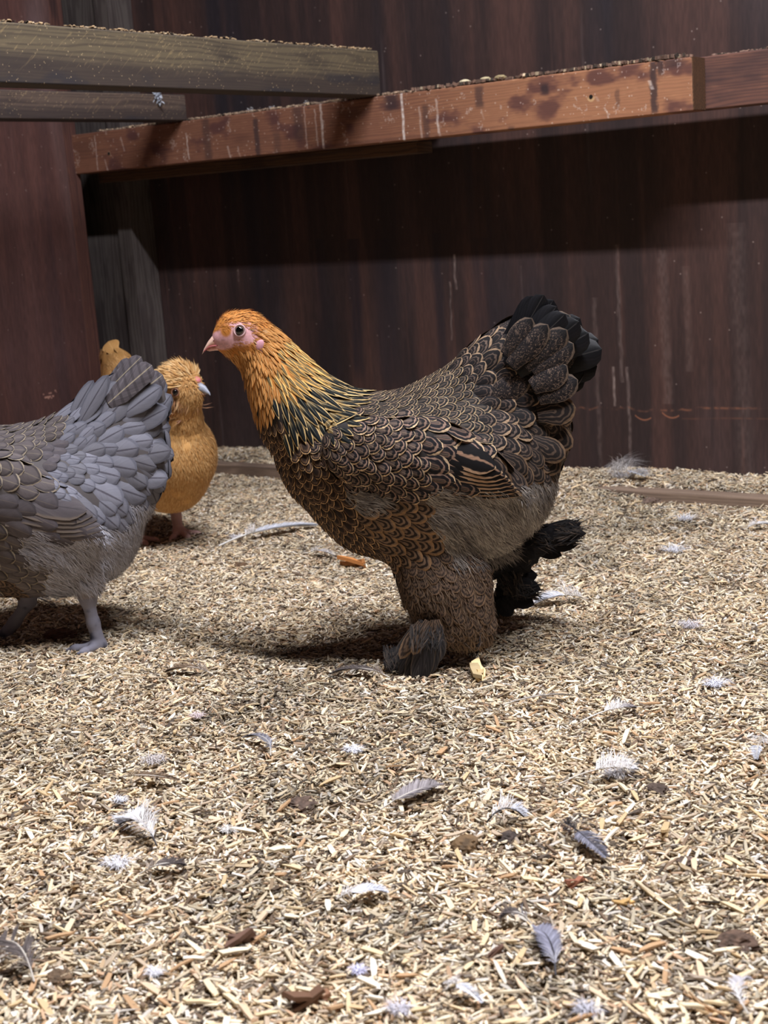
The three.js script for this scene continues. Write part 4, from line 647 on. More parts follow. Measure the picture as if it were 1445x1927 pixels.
// ------------------------------------------------------------------ grey hen, walking out of the picture on the left
{
  const fr = henFrame(186, 1222, 0.032), { L, side, s, chain, hit, G, cam } = fr, R = rng(515);
  const wing = chain([[-110, 910, 60, 0.42, 0.072], [0, 935, 76, 0.42, 0.075], [90, 965, 50, 0.42, 0.074], [190, 1008, 13, 0.5, 0.07]]);
  const leg = (hx, hy, fx, fy, z, dir) => [...chain([[hx - 8, hy - 66, 52, 0.7, z], [hx, hy, 18, 1, z]]), ...chain([[hx, hy + 6, 12.5, 1, z], [hx + (fx - hx) * 0.5, hy + (fy - hy) * 0.5, 11, 1, z], [fx, fy - 12, 13, 1, z]]),
    ...chain([[fx, fy - 8, 9, 1, z], [fx - 44, fy - 2, 6, 1, z + 0.004], [fx - 62, fy + 2, 3, 1, z + 0.004]]), ...chain([[fx, fy - 8, 9, 1, z], [fx - 26, fy + 4, 6.5, 1, z + 0.024], [fx - 40, fy + 8, 3, 1, z + 0.034]]), ...chain([[fx, fy - 8, 9, 1, z], [fx - 26, fy - 8, 6.5, 1, z - 0.02], [fx - 44, fy - 10, 3, 1, z - 0.03]]), ...chain([[fx, fy - 10, 8, 1, z], [fx + 18, fy - 2, 4.5, 1, z - 0.006]])].map((p) => { p[10] = 0.006; return p; });
  const body = [
    ...chain([[-390, 700, 15, 0.8], [-368, 690, 34, 0.74], [-345, 694, 39, 0.74], [-310, 735, 44, 0.82], [-272, 800, 66, 0.88], [-225, 860, 92, 0.9], [-150, 920, 122, 0.9], [-60, 955, 146, 0.87], [20, 963, 152, 0.86], [95, 962, 148, 0.86], [150, 946, 122, 0.88]]),
    ...chain([[90, 880, 84, 0.85], [150, 862, 84, 0.7], [205, 832, 86, 0.56], [232, 792, 78, 0.46], [262, 752, 54, 0.38]]),
    ...chain([[170, 915, 102, 0.74], [214, 885, 92, 0.64], [238, 862, 78, 0.62]]), ...chain([[110, 1010, 104, 0.82], [160, 1000, 96, 0.8]]),
    ...wing, ...mirror(wing), ...leg(165, 1122, 186, 1222, 0.032), ...leg(52, 1128, 4, 1212, -0.03),
  ];
  const f = makeSDF(body, 0.013), a = L(-440, 600), b = L(360, 1240);
  const C = { skin: lin([132, 130, 142]), blot: lin([70, 72, 88]), under: lin([84, 78, 78]), fl: lin([140, 132, 134]) };
  const colorAt = (x, y, z) => { const [px, py] = side(V(x, y, z)); if (y < 0.064 && py > 1118) return mix3(C.skin, C.blot, sstep(0.5, 0.68, fbm(px * 0.06, py * 0.06, 2))); return mix3(C.under, C.fl, sstep(1000, 1040, py)); };
  const n1 = L(235, 1100), n0 = L(-75, 1245);
  const geo = bodyGeometry(f, [a.x, -0.004, -0.12], [b.x, a.y, 0.12], 0.0042, [[n0.x, -0.004, -0.075, n1.x, 0.066, 0.085, 0.0019]], colorAt);
  const hen = henThing('blue grey hen cut off by the left edge, walking away with bare grey legs', G, 0.63498);
  part(hen, 'body', geo, std({ vertexColors: true, roughness: 0.75 }));
  const q = (px, py) => { const p = L(px, py); return [p.x, p.y]; };
  part(hen, 'beak', loft([[-398, 696, 18, 13], [-414, 704, 11, 8], [-430, 716, 2, 1]].map(([x, y, hh, hw]) => [...q(x, y), hh * s, hw * s, 0.35, 0.94])), std({ color: srgb(150, 130, 124), roughness: 0.4 }));
  const e = hit(f, -352, 684); for (const z of [1, -1]) eyeParts(hen, V(e.x, e.y, e.z * z), V(-0.25, 0.1, z).normalize(), 8.5 * s, [130, 80, 40]);
  const zones = [
    [-370, 670, 1, 0.1, 14, 7, 'greylace'], [-330, 700, 0.7, 0.7, 31, 12, 'greylace'], [-280, 780, 0.5, 0.85, 50, 16, 'greylace'], [-300, 860, 0.3, 0.95, 32, 25, 'greylace'], [-220, 800, 0.8, 0.5, 54, 18, 'greylace'], [-250, 930, 0.4, 0.9, 32, 27, 'greylace'], [-150, 830, 1, 0.1, 41, 27, 'greylace'], [-150, 920, 0.9, 0.4, 41, 36, 'greylace'], [-180, 1010, 0.7, 0.7, 36, 29, 'greylace'], [-100, 1060, 0.9, 0.4, 40, 31, 'greylace'],
    [-60, 830, 1, 0.1, 38, 25, 'greylace'], [20, 825, 1, 0, 34, 23, 'greylace'], [40, 860, 0.98, 0.2, 40, 31, 'greylace'], [90, 815, 1, -0.1, 29, 18, 'greylace'], [100, 850, 1, 0.1, 32, 23, 'greywing'], [0, 890, 0.95, 0.3, 45, 36, 'greylace'], [60, 900, 0.95, 0.3, 49, 38, 'greylace'], [-80, 900, 0.95, 0.3, 43, 36, 'greylace'], [20, 950, 0.9, 0.38, 59, 42, 'greywing'], [80, 940, 0.9, 0.4, 63, 44, 'greywing'], [-60, 960, 0.9, 0.35, 53, 42, 'greywing'], [110, 975, 0.88, 0.42, 66, 40, 'greywing'],
    [120, 900, 0.95, 0.25, 27, 23, 'grey'], [130, 860, 0.95, 0.05, 31, 23, 'grey'], [155, 900, 0.95, 0.3, 34, 29, 'grey'], [150, 825, 0.75, -0.6, 36, 23, 'grey'], [160, 770, 0.55, -0.84, 54, 25, 'grey'], [175, 860, 1, -0.05, 43, 32, 'grey'], [185, 800, 0.85, -0.5, 54, 32, 'grey'],
    [200, 730, 0.6, -0.8, 63, 31, 'grey'], [235, 700, 0.66, -0.75, 67, 34, 'grey'], [230, 760, 0.78, -0.62, 76, 40, 'grey'], [280, 720, 0.72, -0.68, 63, 34, 'grey'], [280, 770, 0.84, -0.5, 63, 38, 'grey'], [230, 820, 0.95, -0.1, 58, 41, 'grey'], [285, 820, 0.95, 0.1, 54, 38, 'grey'], [225, 870, 0.92, 0.25, 63, 47, 'grey'], [285, 870, 0.85, 0.4, 58, 40, 'grey'], [180, 930, 0.86, 0.42, 67, 52, 'grey'], [230, 925, 0.8, 0.5, 65, 49, 'grey'], [275, 915, 0.6, 0.75, 50, 36, 'grey'], [220, 970, 0.7, 0.6, 45, 40, 'grey'],
    [240, 1000, 0.4, 0.9, 30, 20, 'fluff'], [200, 1040, 0.4, 0.9, 30, 20, 'fluff'], [130, 1050, 0.5, 0.85, 30, 20, 'fluff'], [60, 1040, 0.8, 0.5, 30, 20, 'fluff'], [170, 1080, 0.5, 0.8, 26, 18, 'fluff'], [110, 1095, 0.6, 0.7, 26, 18, 'fluff'], [262, 975, 0.3, 0.95, 28, 18, 'fluff'], [205, 1015, 0.6, 0.7, 30, 18, 'fluff'], [0, 1050, 0.85, 0.45, 47, 36, 'greylace'], [50, 1090, 0.8, 0.45, 41, 31, 'greylace'], [-30, 1090, 0.85, 0.4, 40, 31, 'greylace'], [20, 1115, 0.9, 0.3, 36, 28, 'thigh'], [100, 1118, 0.8, 0.4, 36, 28, 'fluff'],
    [170, 1140, 0, 1, 10, 10, 'none'], [185, 1190, 0, 1, 10, 10, 'none'], [40, 1150, 0, 1, 10, 10, 'none'], [10, 1200, 0, 1, 10, 10, 'none'], [150, 1220, 0, 1, 10, 10, 'none'], [170, 1165, 0, 1, 10, 10, 'none'],
  ];
  const o = { f, geo, zones, side, s, R, toCam: cam.clone().setY(0).normalize(), samples: 36000, skip: (P) => P.z < -0.01 && R() < 0.5, cap: 300 };
  plumage(hen, o);
  const lay = (rows, kind, off = 0.004) => rows.map(([x0, y0, x1, y1, w, lift = 0, z]) => { const A = z === undefined ? hit(f, x0, y0) : L(x0, y0, z), B = z === undefined ? hit(f, x1, y1) : L(x1, y1, z), N = z === undefined ? grad(f, A.x, A.y, A.z, 0.003).lerp(grad(f, B.x, B.y, B.z, 0.003), 0.5).normalize() : V(-0.1, 0.25, 1).normalize(); A.addScaledVector(N, z === undefined ? -0.0015 + lift * 0.5 : off); B.addScaledVector(N, off + lift); return { m: featherMatrix(A, B, N, w * s), kind, r: R(), size: 1 }; });
  const fl = []; for (let i = 0; i < 7; i++) { const t = i / 6; fl.push([lerp(50, -30, t), lerp(945, 1012, t), lerp(160, 206, t ** 0.8), lerp(962, 1014, t), lerp(46, 24, t), 0.0052 - 0.0007 * i]); }
  addFeathers(hen, lay(fl, 'greyflight'), 300);
  addFeathers(hen, lay([[190, 750, 268, 672, 30, 0, 0.008], [205, 760, 288, 688, 40, 0, 0.02], [215, 750, 276, 694, 34, 0, 0.0], [200, 745, 250, 678, 34, 0, -0.012], [222, 770, 312, 726, 44, 0, -0.004], [228, 770, 308, 706, 44, 0, 0.012], [232, 790, 324, 760, 46, 0, -0.008]], 'greytail'), 300);
  addFeathers(hen, lay([[130, 800, 178, 716, 28, 0, 0.014], [150, 800, 206, 706, 32, 0, 0.022], [235, 780, 306, 728, 38, 0, 0.02], [240, 810, 318, 768, 40, 0, 0.016], [250, 860, 324, 848, 40, 0, 0.02], [250, 900, 318, 900, 40, 0, 0.02]], 'grey'), 300);
  const B = fluff(o, (x, y) => zoneAt(zones, x, y).near[6] === 'fluff', 90000, 22, 1.3, [[146, 142, 146], [168, 166, 174], [190, 190, 202], [156, 148, 146]]);
  part(hen, 'belly_fluff', B.geo(), bladeMat, 'stuff').userData.label = 'pale grey fluff of belly and thighs';
}

// ------------------------------------------------------------------ buff hen in the corner behind
{
  const G = on('y', 0, 320, 1022), s = G.clone().add(V(0, 0.13, 0)).distanceTo(camera.position) / FOCAL, R = rng(99);
  // own side view: a = 0 at the feet, negative forwards; b = picture units down from the ground line 0
  const L = (a, b, z = 0) => V(a * s, -(b < -64 ? b - 11 : b) * s, z);
  const chain = (pts) => { const out = []; for (let i = 0; i < Math.max(1, pts.length - 1); i++) { const p = pts[i], q = pts[Math.min(i + 1, pts.length - 1)], A = L(p[0], p[1], p[4] ?? 0), B = L(q[0], q[1], q[4] ?? 0); out.push([A.x, A.y, A.z, B.x, B.y, B.z, p[2] * s, q[2] * s, p[3], q[3]]); } return out; };
  const side = (P) => [P.x / s, -P.y / s];
  const leg = (a, z) => [...chain([[a + 10, -110, 46, 0.8, z], [a + 6, -62, 18, 1, z]]), ...chain([[a + 6, -66, 11, 1, z], [a + 4, -36, 9, 1, z], [a, -10, 10, 1, z]]), ...chain([[a, -8, 8, 1, z], [a - 42, -3, 5, 1, z], [a - 54, -1, 2.5, 1, z]]), ...chain([[a, -8, 8, 1, z], [a - 28, -3, 5, 1, z + 0.02], [a - 40, -1, 2.5, 1, z + 0.03]]), ...chain([[a, -8, 8, 1, z], [a - 28, -3, 5, 1, z - 0.02], [a - 40, -1, 2.5, 1, z - 0.03]]), ...chain([[a, -8, 7, 1, z], [a + 22, -3, 4, 1, z]])].map((p) => { p[10] = 0.006; return p; });
  const HX = -126, HY = -302, YAW = 0.55;   // head turned back towards the picture plane
  const hr = (dx, dy, dz) => V((HX + dx * Math.cos(YAW) + dz * Math.sin(YAW)) * s, -(HY + dy) * s, (-dx * Math.sin(YAW) + dz * Math.cos(YAW)) * s);
  const ball = (dx, dy, dz, r) => { const p = hr(dx, dy, dz); return [p.x, p.y, p.z, p.x, p.y, p.z, r * s, r * s, 1, 1]; };
  const body = [...chain([[-70, -165, 78, 0.92], [-24, -150, 86, 0.9], [50, -165, 82, 0.86], [110, -190, 62, 0.8]]), ...chain([[-48, -128, 64, 0.88], [24, -114, 56, 0.86]]), ...chain([[-82, -192, 60, 0.96], [-108, -236, 37, 0.96], [HX, HY + 12, 33, 0.95]]),
    ...chain([[100, -210, 66, 0.75], [158, -272, 58, 0.6], [206, -322, 34, 0.5]]), ball(4, -6, 0, 34), ball(-10, 2, 0, 28), ball(-8, 22, 0, 22), ball(-24, 6, 0, 13), ...leg(50, 0.032), ...leg(62, -0.034)];
  const f = makeSDF(body, 0.014);
  const C = { buff: lin([186, 138, 82]), leg: lin([222, 184, 178]), pink: lin([214, 140, 140]) };
  const colorAt = (x, y, z) => (y < 0.062 * 0.8 && -y / s > -68 ? C.leg : C.buff);
  const geo = bodyGeometry(f, [-0.2, -0.003, -0.09], [0.2, 0.31, 0.09], 0.0042, [[-0.03, -0.003, -0.08, 0.1, 0.052, 0.08, 0.0021]], colorAt);
  const turn = 0.63498 + Math.PI - Math.PI / 3 + 0;
  const hen = henThing('buff hen with a fluffy crest and beard standing in the corner behind the grey hen', G, turn);
  part(hen, 'body', geo, std({ vertexColors: true, roughness: 0.8 }));
  const zones = [[-100, -160, 0.3, 1, 30, 26, 'buff'], [-60, -110, 0.6, 0.8, 32, 28, 'buff'], [0, -80, 0.9, 0.4, 32, 28, 'buff'], [0, -160, 0.95, 0.3, 40, 32, 'buff'], [60, -160, 0.95, 0.3, 44, 34, 'buff'], [-60, -230, 0.3, 0.95, 30, 16, 'buff'], [-20, -230, 0.7, 0.7, 34, 18, 'buff'], [60, -240, 1, -0.2, 36, 26, 'buff'], [120, -250, 0.8, -0.6, 46, 32, 'buff'], [170, -310, 0.7, -0.7, 54, 34, 'buff'], [130, -190, 0.9, -0.1, 46, 34, 'buff'], [HX, HY, 0.7, 0.3, 16, 10, 'none'], [HX - 20, HY + 40, 0.2, 1, 20, 12, 'buff'], [0, -30, 0, 1, 10, 10, 'none']];
  const camL = camera.position.clone().sub(G).applyAxisAngle(V(0, 1, 0), -turn);
  const o = { f, geo, zones, side, s, R, toCam: camL.setY(0).normalize(), samples: 12000, lift: 0.0003, skip: (P) => -P.y / s > -66 || P.distanceTo(hr(0, 2, 0)) < 44 * s };
  plumage(hen, o);
  const B = fluff(o, (a, b) => b < -70 && b > -345 && !(Math.hypot(a - HX, b - HY) < 36), 150000, 13, 1.7, [[182, 130, 72], [200, 150, 90], [214, 170, 112], [192, 140, 80]], new Blades(), 0.05);
  part(hen, 'soft_plumage', B.geo(), bladeMat, 'stuff');
  // crest, beard and muffs: tufts of short soft feathers
  const T = new Blades(), coat = (n, test, r, flow, len, w, cols, lift) => {
    for (let i = 0; i < n; i++) {
      let d = V(R() * 2 - 1, R() * 2 - 1, R() * 2 - 1); if (d.lengthSq() > 1 || d.lengthSq() < 0.05) continue; d.normalize(); if (!test(d) || (d.x < -0.72 && Math.abs(d.y - 0.02) < 0.5)) continue;
      const A = hr(2 + d.x * r[0], -2 + d.y * r[1], d.z * r[2]), c0 = hr(2, -2, 0), N = A.clone().sub(c0).normalize(), e = flow(d), D = hr(e[0] + (R() - 0.5) * 0.7, e[1] + (R() - 0.5) * 0.7, e[2] + (R() - 0.5) * 0.7).sub(hr(0, 0, 0)).normalize();
      if (f(A.x, A.y, A.z) < 0.0005) toSurface(f, A, 4).addScaledVector(N, 0.0008); D.addScaledVector(N, -D.dot(N)).normalize().addScaledVector(N, lift * (0.4 + R())).normalize(); const N2 = N.clone().addScaledVector(D, -N.dot(D)).normalize();
      T.add(A, D, N2, len * s * (0.6 + 0.7 * R()), w * s, lin(cols[Math.floor(R() * cols.length)]), 0.12);
    }
  };
  const cr = [[208, 160, 98], [222, 180, 120], [232, 196, 142], [192, 142, 84]], bd = [[184, 136, 92], [204, 160, 112], [162, 116, 80], [212, 174, 130]], dk = [[150, 108, 78], [132, 94, 70], [176, 134, 98]];
  coat(7000, (d) => d.y < -0.12 + 0.25 * Math.max(0, d.x), [34, 32, 33], (d) => [1, -0.15, 0.3 * d.z], 20, 2.6, cr, 0.26);
  coat(3000, (d) => d.y < -0.35, [36, 37, 35], (d) => [1, -0.1, 0.8 * d.z], 20, 2.8, cr, 0.4);
  coat(5000, (d) => d.y > 0.22 && d.x < 0.75, [26, 34, 28], (d) => [0.35, 1, 0.3 * d.z], 20, 2.8, bd, 0.4);
  coat(2600, (d) => d.y > 0.1 && d.x > 0.1, [30, 34, 32], (d) => [0.6, 1, 0.2 * d.z], 18, 2.8, bd, 0.3);
  coat(2200, (d) => d.y > 0.6, [30, 52, 30], (d) => [0.2, 1, 0.3 * d.z], 26, 3.2, dk, 0.25);
  part(hen, 'crest_and_beard', T.geo(), bladeMat, 'stuff');
  // beak, face, eyes
  const bk = loft([[0, 0, 10, 9], [10, 1, 8.5, 7.5], [20, 5, 6.5, 5], [29, 12, 2.4, 1.6], [31, 15, 0.7, 0.6]].map(([x, y, hh, hw]) => [-x * s, -y * s, hh * s, hw * s, -0.3, 0.95]));
  const beak = part(hen, 'upper_beak', bk, new THREE.MeshPhysicalMaterial({ color: srgb(168, 172, 186), roughness: 0.4, clearcoat: 0.2 })); beak.position.copy(hr(-32, -3, 0)); beak.rotation.y = YAW;
  const lb = part(hen, 'lower_beak', loft([[0, 10, 5, 7], [12, 11, 4, 5], [22, 13, 1, 1.4]].map(([x, y, hh, hw]) => [-x * s, -y * s, hh * s, hw * s])), std({ color: srgb(196, 160, 156), roughness: 0.5 })); lb.position.copy(hr(-32, -3, 0)); lb.rotation.y = YAW;
  const ce = new THREE.SphereGeometry(1, 16, 12); ce.scale(11 * s, 8 * s, 9 * s); const cere = part(hen, 'comb', ce, std({ color: srgb(218, 128, 132), roughness: 0.6 })); cere.position.copy(hr(-34, -13, 0)); cere.rotation.y = YAW;
  for (const z of [1, -1]) { const sk = new THREE.SphereGeometry(1, 14, 10); sk.scale(13 * s, 7 * s, 4 * s); const m = part(hen, 'face_skin', sk, std({ color: srgb(206, 140, 124), roughness: 0.7 })); m.position.copy(hr(-23, 9, z * 16)); m.rotation.y = YAW + z * 0.6; const out = hr(-8, 0, z * 20).sub(hr(0, 0, 0)).normalize(); const p = toSurface(f, hr(-14, 1, z * 30), 6); p.addScaledVector(out, 0.0035); eyeParts(hen, p, out, 6 * s, [44, 28, 20], [150, 104, 80]); }
}

// ------------------------------------------------------------------ loose things lying on the litter
const ground = (px, py) => { let p = on('y', 0, px, py); for (let i = 0; i < 4; i++) p = on('y', groundH(p.x, p.z) + 0.004, px, py); return p; };
// a moulted feather: base (quill end) and tip given by where they lie
function looseFeather(label, b, t, width, vane, o = {}) {
  const B = ground(...b), T = ground(...t), R = rng(Math.round(b[0] * 7 + b[1] * 13)), X = T.clone().sub(B), len = X.length(); X.divideScalar(len);
  const Z = V(-X.z, 0, X.x).normalize(), Y = V().crossVectors(Z, X).normalize(), k = B.distanceTo(camera.position) / FOCAL, hw = width * k * 0.5 * (o.spread ?? 1.3);
  const g = thing('loose_feather', label, 'feather', B);
  const curve = (s) => V().addScaledVector(X, len * s).addScaledVector(Z, (o.curve ?? 0.06) * len * 4 * s * (1 - s)).addScaledVector(Y, (o.rise ?? 0.004) + (o.arch ?? 0.006) * 4 * s * (1 - s));
  const path = new THREE.CatmullRomCurve3([0, 0.25, 0.5, 0.75, 1].map(curve));
  const tube = new THREE.TubeGeometry(path, 16, 0.0007 * (o.quill ?? 1), 5); part(g, 'shaft', tube, std({ color: srgb(...(o.shaft ?? [206, 198, 186])), roughness: 0.5 }));
  const bl = new Blades(), dn = new Blades(), n = Math.round(len / 0.0005), q0 = o.from ?? 0.12, down = o.down ?? 0.3;
  for (let i = 0; i < n; i++) for (const sd of [1, -1]) {
    const s = lerp(q0, 1, (i + R()) / n), P = curve(Math.min(s, 0.995)), prof = Math.sin(Math.PI * clamp((s - q0) / (1 - q0)) ** 0.75) ** 0.6, soft = s < q0 + down;
    if (!soft && vn(s * 14 + sd * 3, 1.5) < (o.gap ?? 0.18)) continue;
    const L = hw * (0.25 + prof) * (0.8 + 0.4 * R()) * (soft ? 0.9 + 0.6 * R() : 1), ang = soft ? lerp(0.5, 1.4, R()) : lerp(0.9, 0.55, s);
    const D = V().addScaledVector(X, Math.cos(ang)).addScaledVector(Z, Math.sin(ang) * sd).addScaledVector(Y, soft ? R() * 0.9 - 0.1 : 0.12 + 0.14 * (R() - 0.5)).normalize(), N = Y.clone().addScaledVector(D, -Y.dot(D)).normalize();
    const c0 = soft ? (o.fluff ?? [226, 222, 220]) : mix3(vane[0], vane[1], clamp(R() * 0.5 + vn(s * 18, sd) * 0.6));
    (soft ? dn : bl).add(P, D, N, L, soft ? 0.0005 : 0.0011, lin(mul(c0, 0.9 + 0.2 * R())), soft ? 0.5 : 0.12);
  }
  if (bl.i.length) part(g, 'vane', bl.geo(), bladeMat); if (dn.i.length) part(g, 'down', dn.geo(), bladeMat);
  return g;
}
// a fluffy down tuft
function tuft(label, px, py, w, h, col, n = 150, seed = 1) {
  const P = ground(px, py), R = rng(seed * 101 + px), k = P.distanceTo(camera.position) / FOCAL, bl = new Blades();
  for (let i = 0; i < n; i++) {
    const a = R() * 6.283, D = V(Math.cos(a), 0.05 + 0.55 * R() * R() * (h / w), Math.sin(a) * 0.8).normalize(), N = V(0, 1, 0).addScaledVector(D, -D.y).normalize(), o = V((R() - 0.5) * w * 0.5 * k, 0.001, (R() - 0.5) * w * 0.4 * k);
    bl.add(o, D, N, w * 0.55 * k * (0.35 + 0.9 * R()), 0.00042 * (0.8 + R()), lin(mul(col, 0.85 + 0.3 * R())), 0.6);
  }
  const m = new THREE.Mesh(bl.geo(), bladeMat); m.name = numbered('down_tuft'); m.position.copy(P); shadows(m); scene.add(m); return tag(m, label, 'feather');
}
const WHITE = [[232, 234, 240], [206, 208, 218]], GREYV = [[120, 112, 112], [168, 160, 162]], DARKV = [[66, 58, 56], [104, 94, 90]], BROWNV = [[96, 78, 62], [140, 116, 92]];
looseFeather('long white wing feather lying on the litter in front of the hen\'s breast', [412, 1032], [596, 994], 36, WHITE, { curve: -0.1, down: 0.1, quill: 1.8, gap: 0, spread: 1.2, from: 0.3, shaft: [238, 236, 232] });
looseFeather('white feather lying just behind the hen\'s far black foot', [1108, 1133], [1010, 1142], 34, WHITE, { down: 0.3, gap: 0.05, spread: 1.6 });
looseFeather('white feather with a dark shaft in the left foreground', [296, 1600], [226, 1560], 46, WHITE, { down: 0.45, shaft: [52, 48, 54], gap: 0.1, spread: 1.5, arch: 0.01 });
looseFeather('brown tapered feather beside the white down in the left foreground', [262, 1655], [346, 1640], 34, DARKV, { down: 0.2, fluff: [150, 136, 124] });
looseFeather('dark spiky feather at the left edge near the bottom', [66, 1858], [-6, 1790], 60, DARKV, { down: 0.15, gap: 0.45, fluff: [110, 100, 98], spread: 1.4, arch: 0.012 });
looseFeather('small curved slate feather left of the picture\'s middle', [510, 1430], [458, 1396], 18, [[86, 84, 92], [140, 138, 146]], { curve: 0.16, down: 0.2, fluff: [150, 150, 158] });
looseFeather('grey brown feather lying slanted in the middle of the foreground', [716, 1532], [822, 1488], 40, GREYV, { down: 0.05, from: 0.18, fluff: [170, 162, 160], spread: 1.5 });
looseFeather('half white half black feather by the dark clod right of the middle', [916, 1556], [986, 1546], 36, WHITE, { down: 0.5, shaft: [40, 38, 42], spread: 1.4, arch: 0.01 });
looseFeather('slate feather with pale tip and dark fluff right of the middle', [1062, 1556], [1140, 1622], 42, [[150, 150, 164], [92, 90, 100]], { down: 0.4, fluff: [70, 68, 74], shaft: [60, 58, 66], spread: 1.3, from: 0.05 });
looseFeather('blue grey feather pointing down near the bottom right', [1046, 1846], [1008, 1758], 42, [[150, 150, 166], [108, 106, 120]], { down: 0.1, from: 0.14, shaft: [56, 54, 60], fluff: [170, 168, 176], spread: 1.3 });
looseFeather('pale feather with bare shaft right of the hen', [1092, 1366], [1194, 1340], 24, GREYV, { down: 0.3, from: 0.4, shaft: [236, 230, 222] });
looseFeather('white feather with a long bare shaft above the slate feather', [1052, 1484], [1192, 1456], 40, WHITE, { down: 0.5, from: 0.45, spread: 1.2, arch: 0.008, rise: 0.004 });
looseFeather('short white fan shaped feather low in the middle', [634, 1702], [728, 1690], 28, WHITE, { down: 0.25, from: 0.02, gap: 0.1, spread: 1.4 });
looseFeather('thin pale curved feather at the lower right corner', [1408, 1920], [1414, 1856], 26, [[170, 164, 168], [206, 202, 206]], { curve: -0.2, gap: 0.3 });
looseFeather('long thin brown curved feather left of the white ones', [228, 1470], [336, 1476], 22, BROWNV, { curve: 0.14, down: 0.15, fluff: [160, 140, 116] });
looseFeather('faint brown grey feather in front of the grey hen', [402, 1276], [312, 1272], 22, BROWNV, { down: 0.2, fluff: [140, 124, 112] });
looseFeather('dark feather lying flat just left of the hen\'s front foot', [734, 1282], [622, 1276], 24, DARKV, { curve: 0.1, down: 0.15, fluff: [120, 106, 98] });
looseFeather('pale grey feather on the litter between the buff hen and the brown one', [580, 1046], [628, 1050], 16, [[196, 192, 196], [226, 224, 226]], { down: 0.3 });
looseFeather('grey feather at the left behind the grey hen\'s legs', [66, 1132], [104, 1146], 18, GREYV, { down: 0.2, fluff: [150, 146, 150] });
looseFeather('long thin dark feather right of the hen\'s front foot', [946, 1334], [1080, 1316], 8, DARKV, { down: 0.05, gap: 0.3 });
looseFeather('white fluffy feather propped on the heap by the back wall', [1146, 894], [1214, 906], 34, WHITE, { down: 0.5, rise: 0.008, spread: 1.7 });
looseFeather('white wisp at the right edge of the litter', [1446, 1402], [1424, 1436], 26, WHITE, { down: 0.5 });
looseFeather('pale feather at the right edge halfway up the litter', [1400, 1002], [1450, 994], 18, [[214, 210, 210], [236, 234, 234]], { down: 0.3 });
looseFeather('long white feather near the bottom, right of the middle', [836, 1862], [906, 1898], 22, WHITE, { down: 0.35, from: 0.05 });
looseFeather('greyish feather hidden among chips beside the blue grey one', [1000, 1748], [944, 1740], 26, DARKV, { down: 0.2, fluff: [120, 116, 120] });
[['white down tuft just below the white feather with dark shaft', 222, 1632, 56, 40, [228, 226, 230]], ['small white down above the dark shafted feather', 226, 1510, 30, 26, [232, 232, 238]], ['white down puff near the bottom left', 290, 1836, 34, 30, [240, 238, 242]], ['pale grey down wisp left of the middle', 288, 1436, 56, 20, [206, 198, 196]], ['white square tuft of down right of the hen', 1346, 1292, 52, 34, [230, 230, 240]], ['large white down puff on the right foreground', 1158, 1462, 56, 26, [236, 234, 238]], ['grey down puff at the bottom edge right of the middle', 1102, 1908, 54, 50, [196, 194, 202]], ['pale violet down tuft near the bottom in the middle', 676, 1832, 34, 34, [206, 204, 226]], ['fluffy off-white down tuft at the bottom in the middle', 752, 1906, 52, 46, [214, 210, 218]], ['white down crumb on the left edge of the middle ground', 664, 1416, 40, 20, [240, 240, 246]], ['white down fluff on top of the heap by the back wall', 1172, 900, 60, 34, [214, 212, 216]], ['white down left of the middle ground feather', 372, 1352, 30, 36, [222, 206, 206]], ['white down under the grey feather at right', 430, 1568, 32, 40, [224, 220, 216]], ['white down near the right end of the half buried kerb', 1290, 980, 40, 24, [226, 226, 232]], ['pale down on the litter behind the hen', 1268, 1040, 50, 20, [230, 230, 236]], ['faint grey down right of the hen in the middle ground', 1300, 1182, 50, 24, [206, 200, 204]], ['white wisp of down near the long white feather', 444, 1014, 24, 36, [236, 234, 238]]].forEach((a, i) => tuft(a[0], a[1], a[2], a[3], a[4], a[5], 150, i + 3));
// droppings and clods
function clod(label, px, py, w, h, col, seed, name = 'dropping', cat = 'dropping') {
  const P = ground(px, py), k = P.distanceTo(camera.position) / FOCAL, g = new THREE.IcosahedronGeometry(1, 5), p = g.attributes.position, C = [], R = rng(seed);
  for (let i = 0; i < p.count; i++) { const v = V().fromBufferAttribute(p, i), n = 0.34 + 0.85 * fbm(v.x * 2.4 + seed * 7 + v.z * 1.7, v.y * 2.4 + v.z * 2.6, 3) + 0.5 * fbm(v.x * 8 + seed, v.y * 8 + v.z * 7, 2); v.multiplyScalar(n); p.setXYZ(i, v.x * w * 0.5 * k, v.y * h * 0.4 * k, v.z * w * 0.42 * k); const c = lin(mul(col, 0.6 + 0.8 * fbm(v.x * 5 + seed, v.y * 5 + v.z * 4, 3))); C.push(...c); }
  g.setAttribute('color', new THREE.Float32BufferAttribute(C, 3)); g.computeVertexNormals();
  const m = new THREE.Mesh(g, chipMat); m.name = numbered(name); m.position.copy(P).y -= h * k * 0.04; shadows(m); scene.add(m); return tag(m, label, cat);
}
clod('dark grey brown dropping behind the dark shafted white feather', 262, 1538, 58, 44, [104, 90, 78], 1);
clod('brown dropping clod by the half white feather right of the middle', 876, 1592, 64, 44, [110, 86, 58], 2);
clod('dark clod under the half white feather', 958, 1578, 50, 30, [72, 60, 54], 3);
clod('dark brown clod at the right edge low down', 1386, 1774, 76, 44, [98, 76, 62], 4);
clod('brown grey dropping at left of the middle foreground', 568, 1512, 60, 34, [104, 84, 72], 5);
clod('small dark dropping beside the slate feather', 1152, 1590, 26, 18, [94, 80, 64], 6);
clod('round dark dropping at the lower left', 118, 1748, 26, 20, [92, 86, 76], 7);
clod('dark clod on the right of the middle foreground', 1236, 1486, 44, 30, [88, 72, 62], 8);
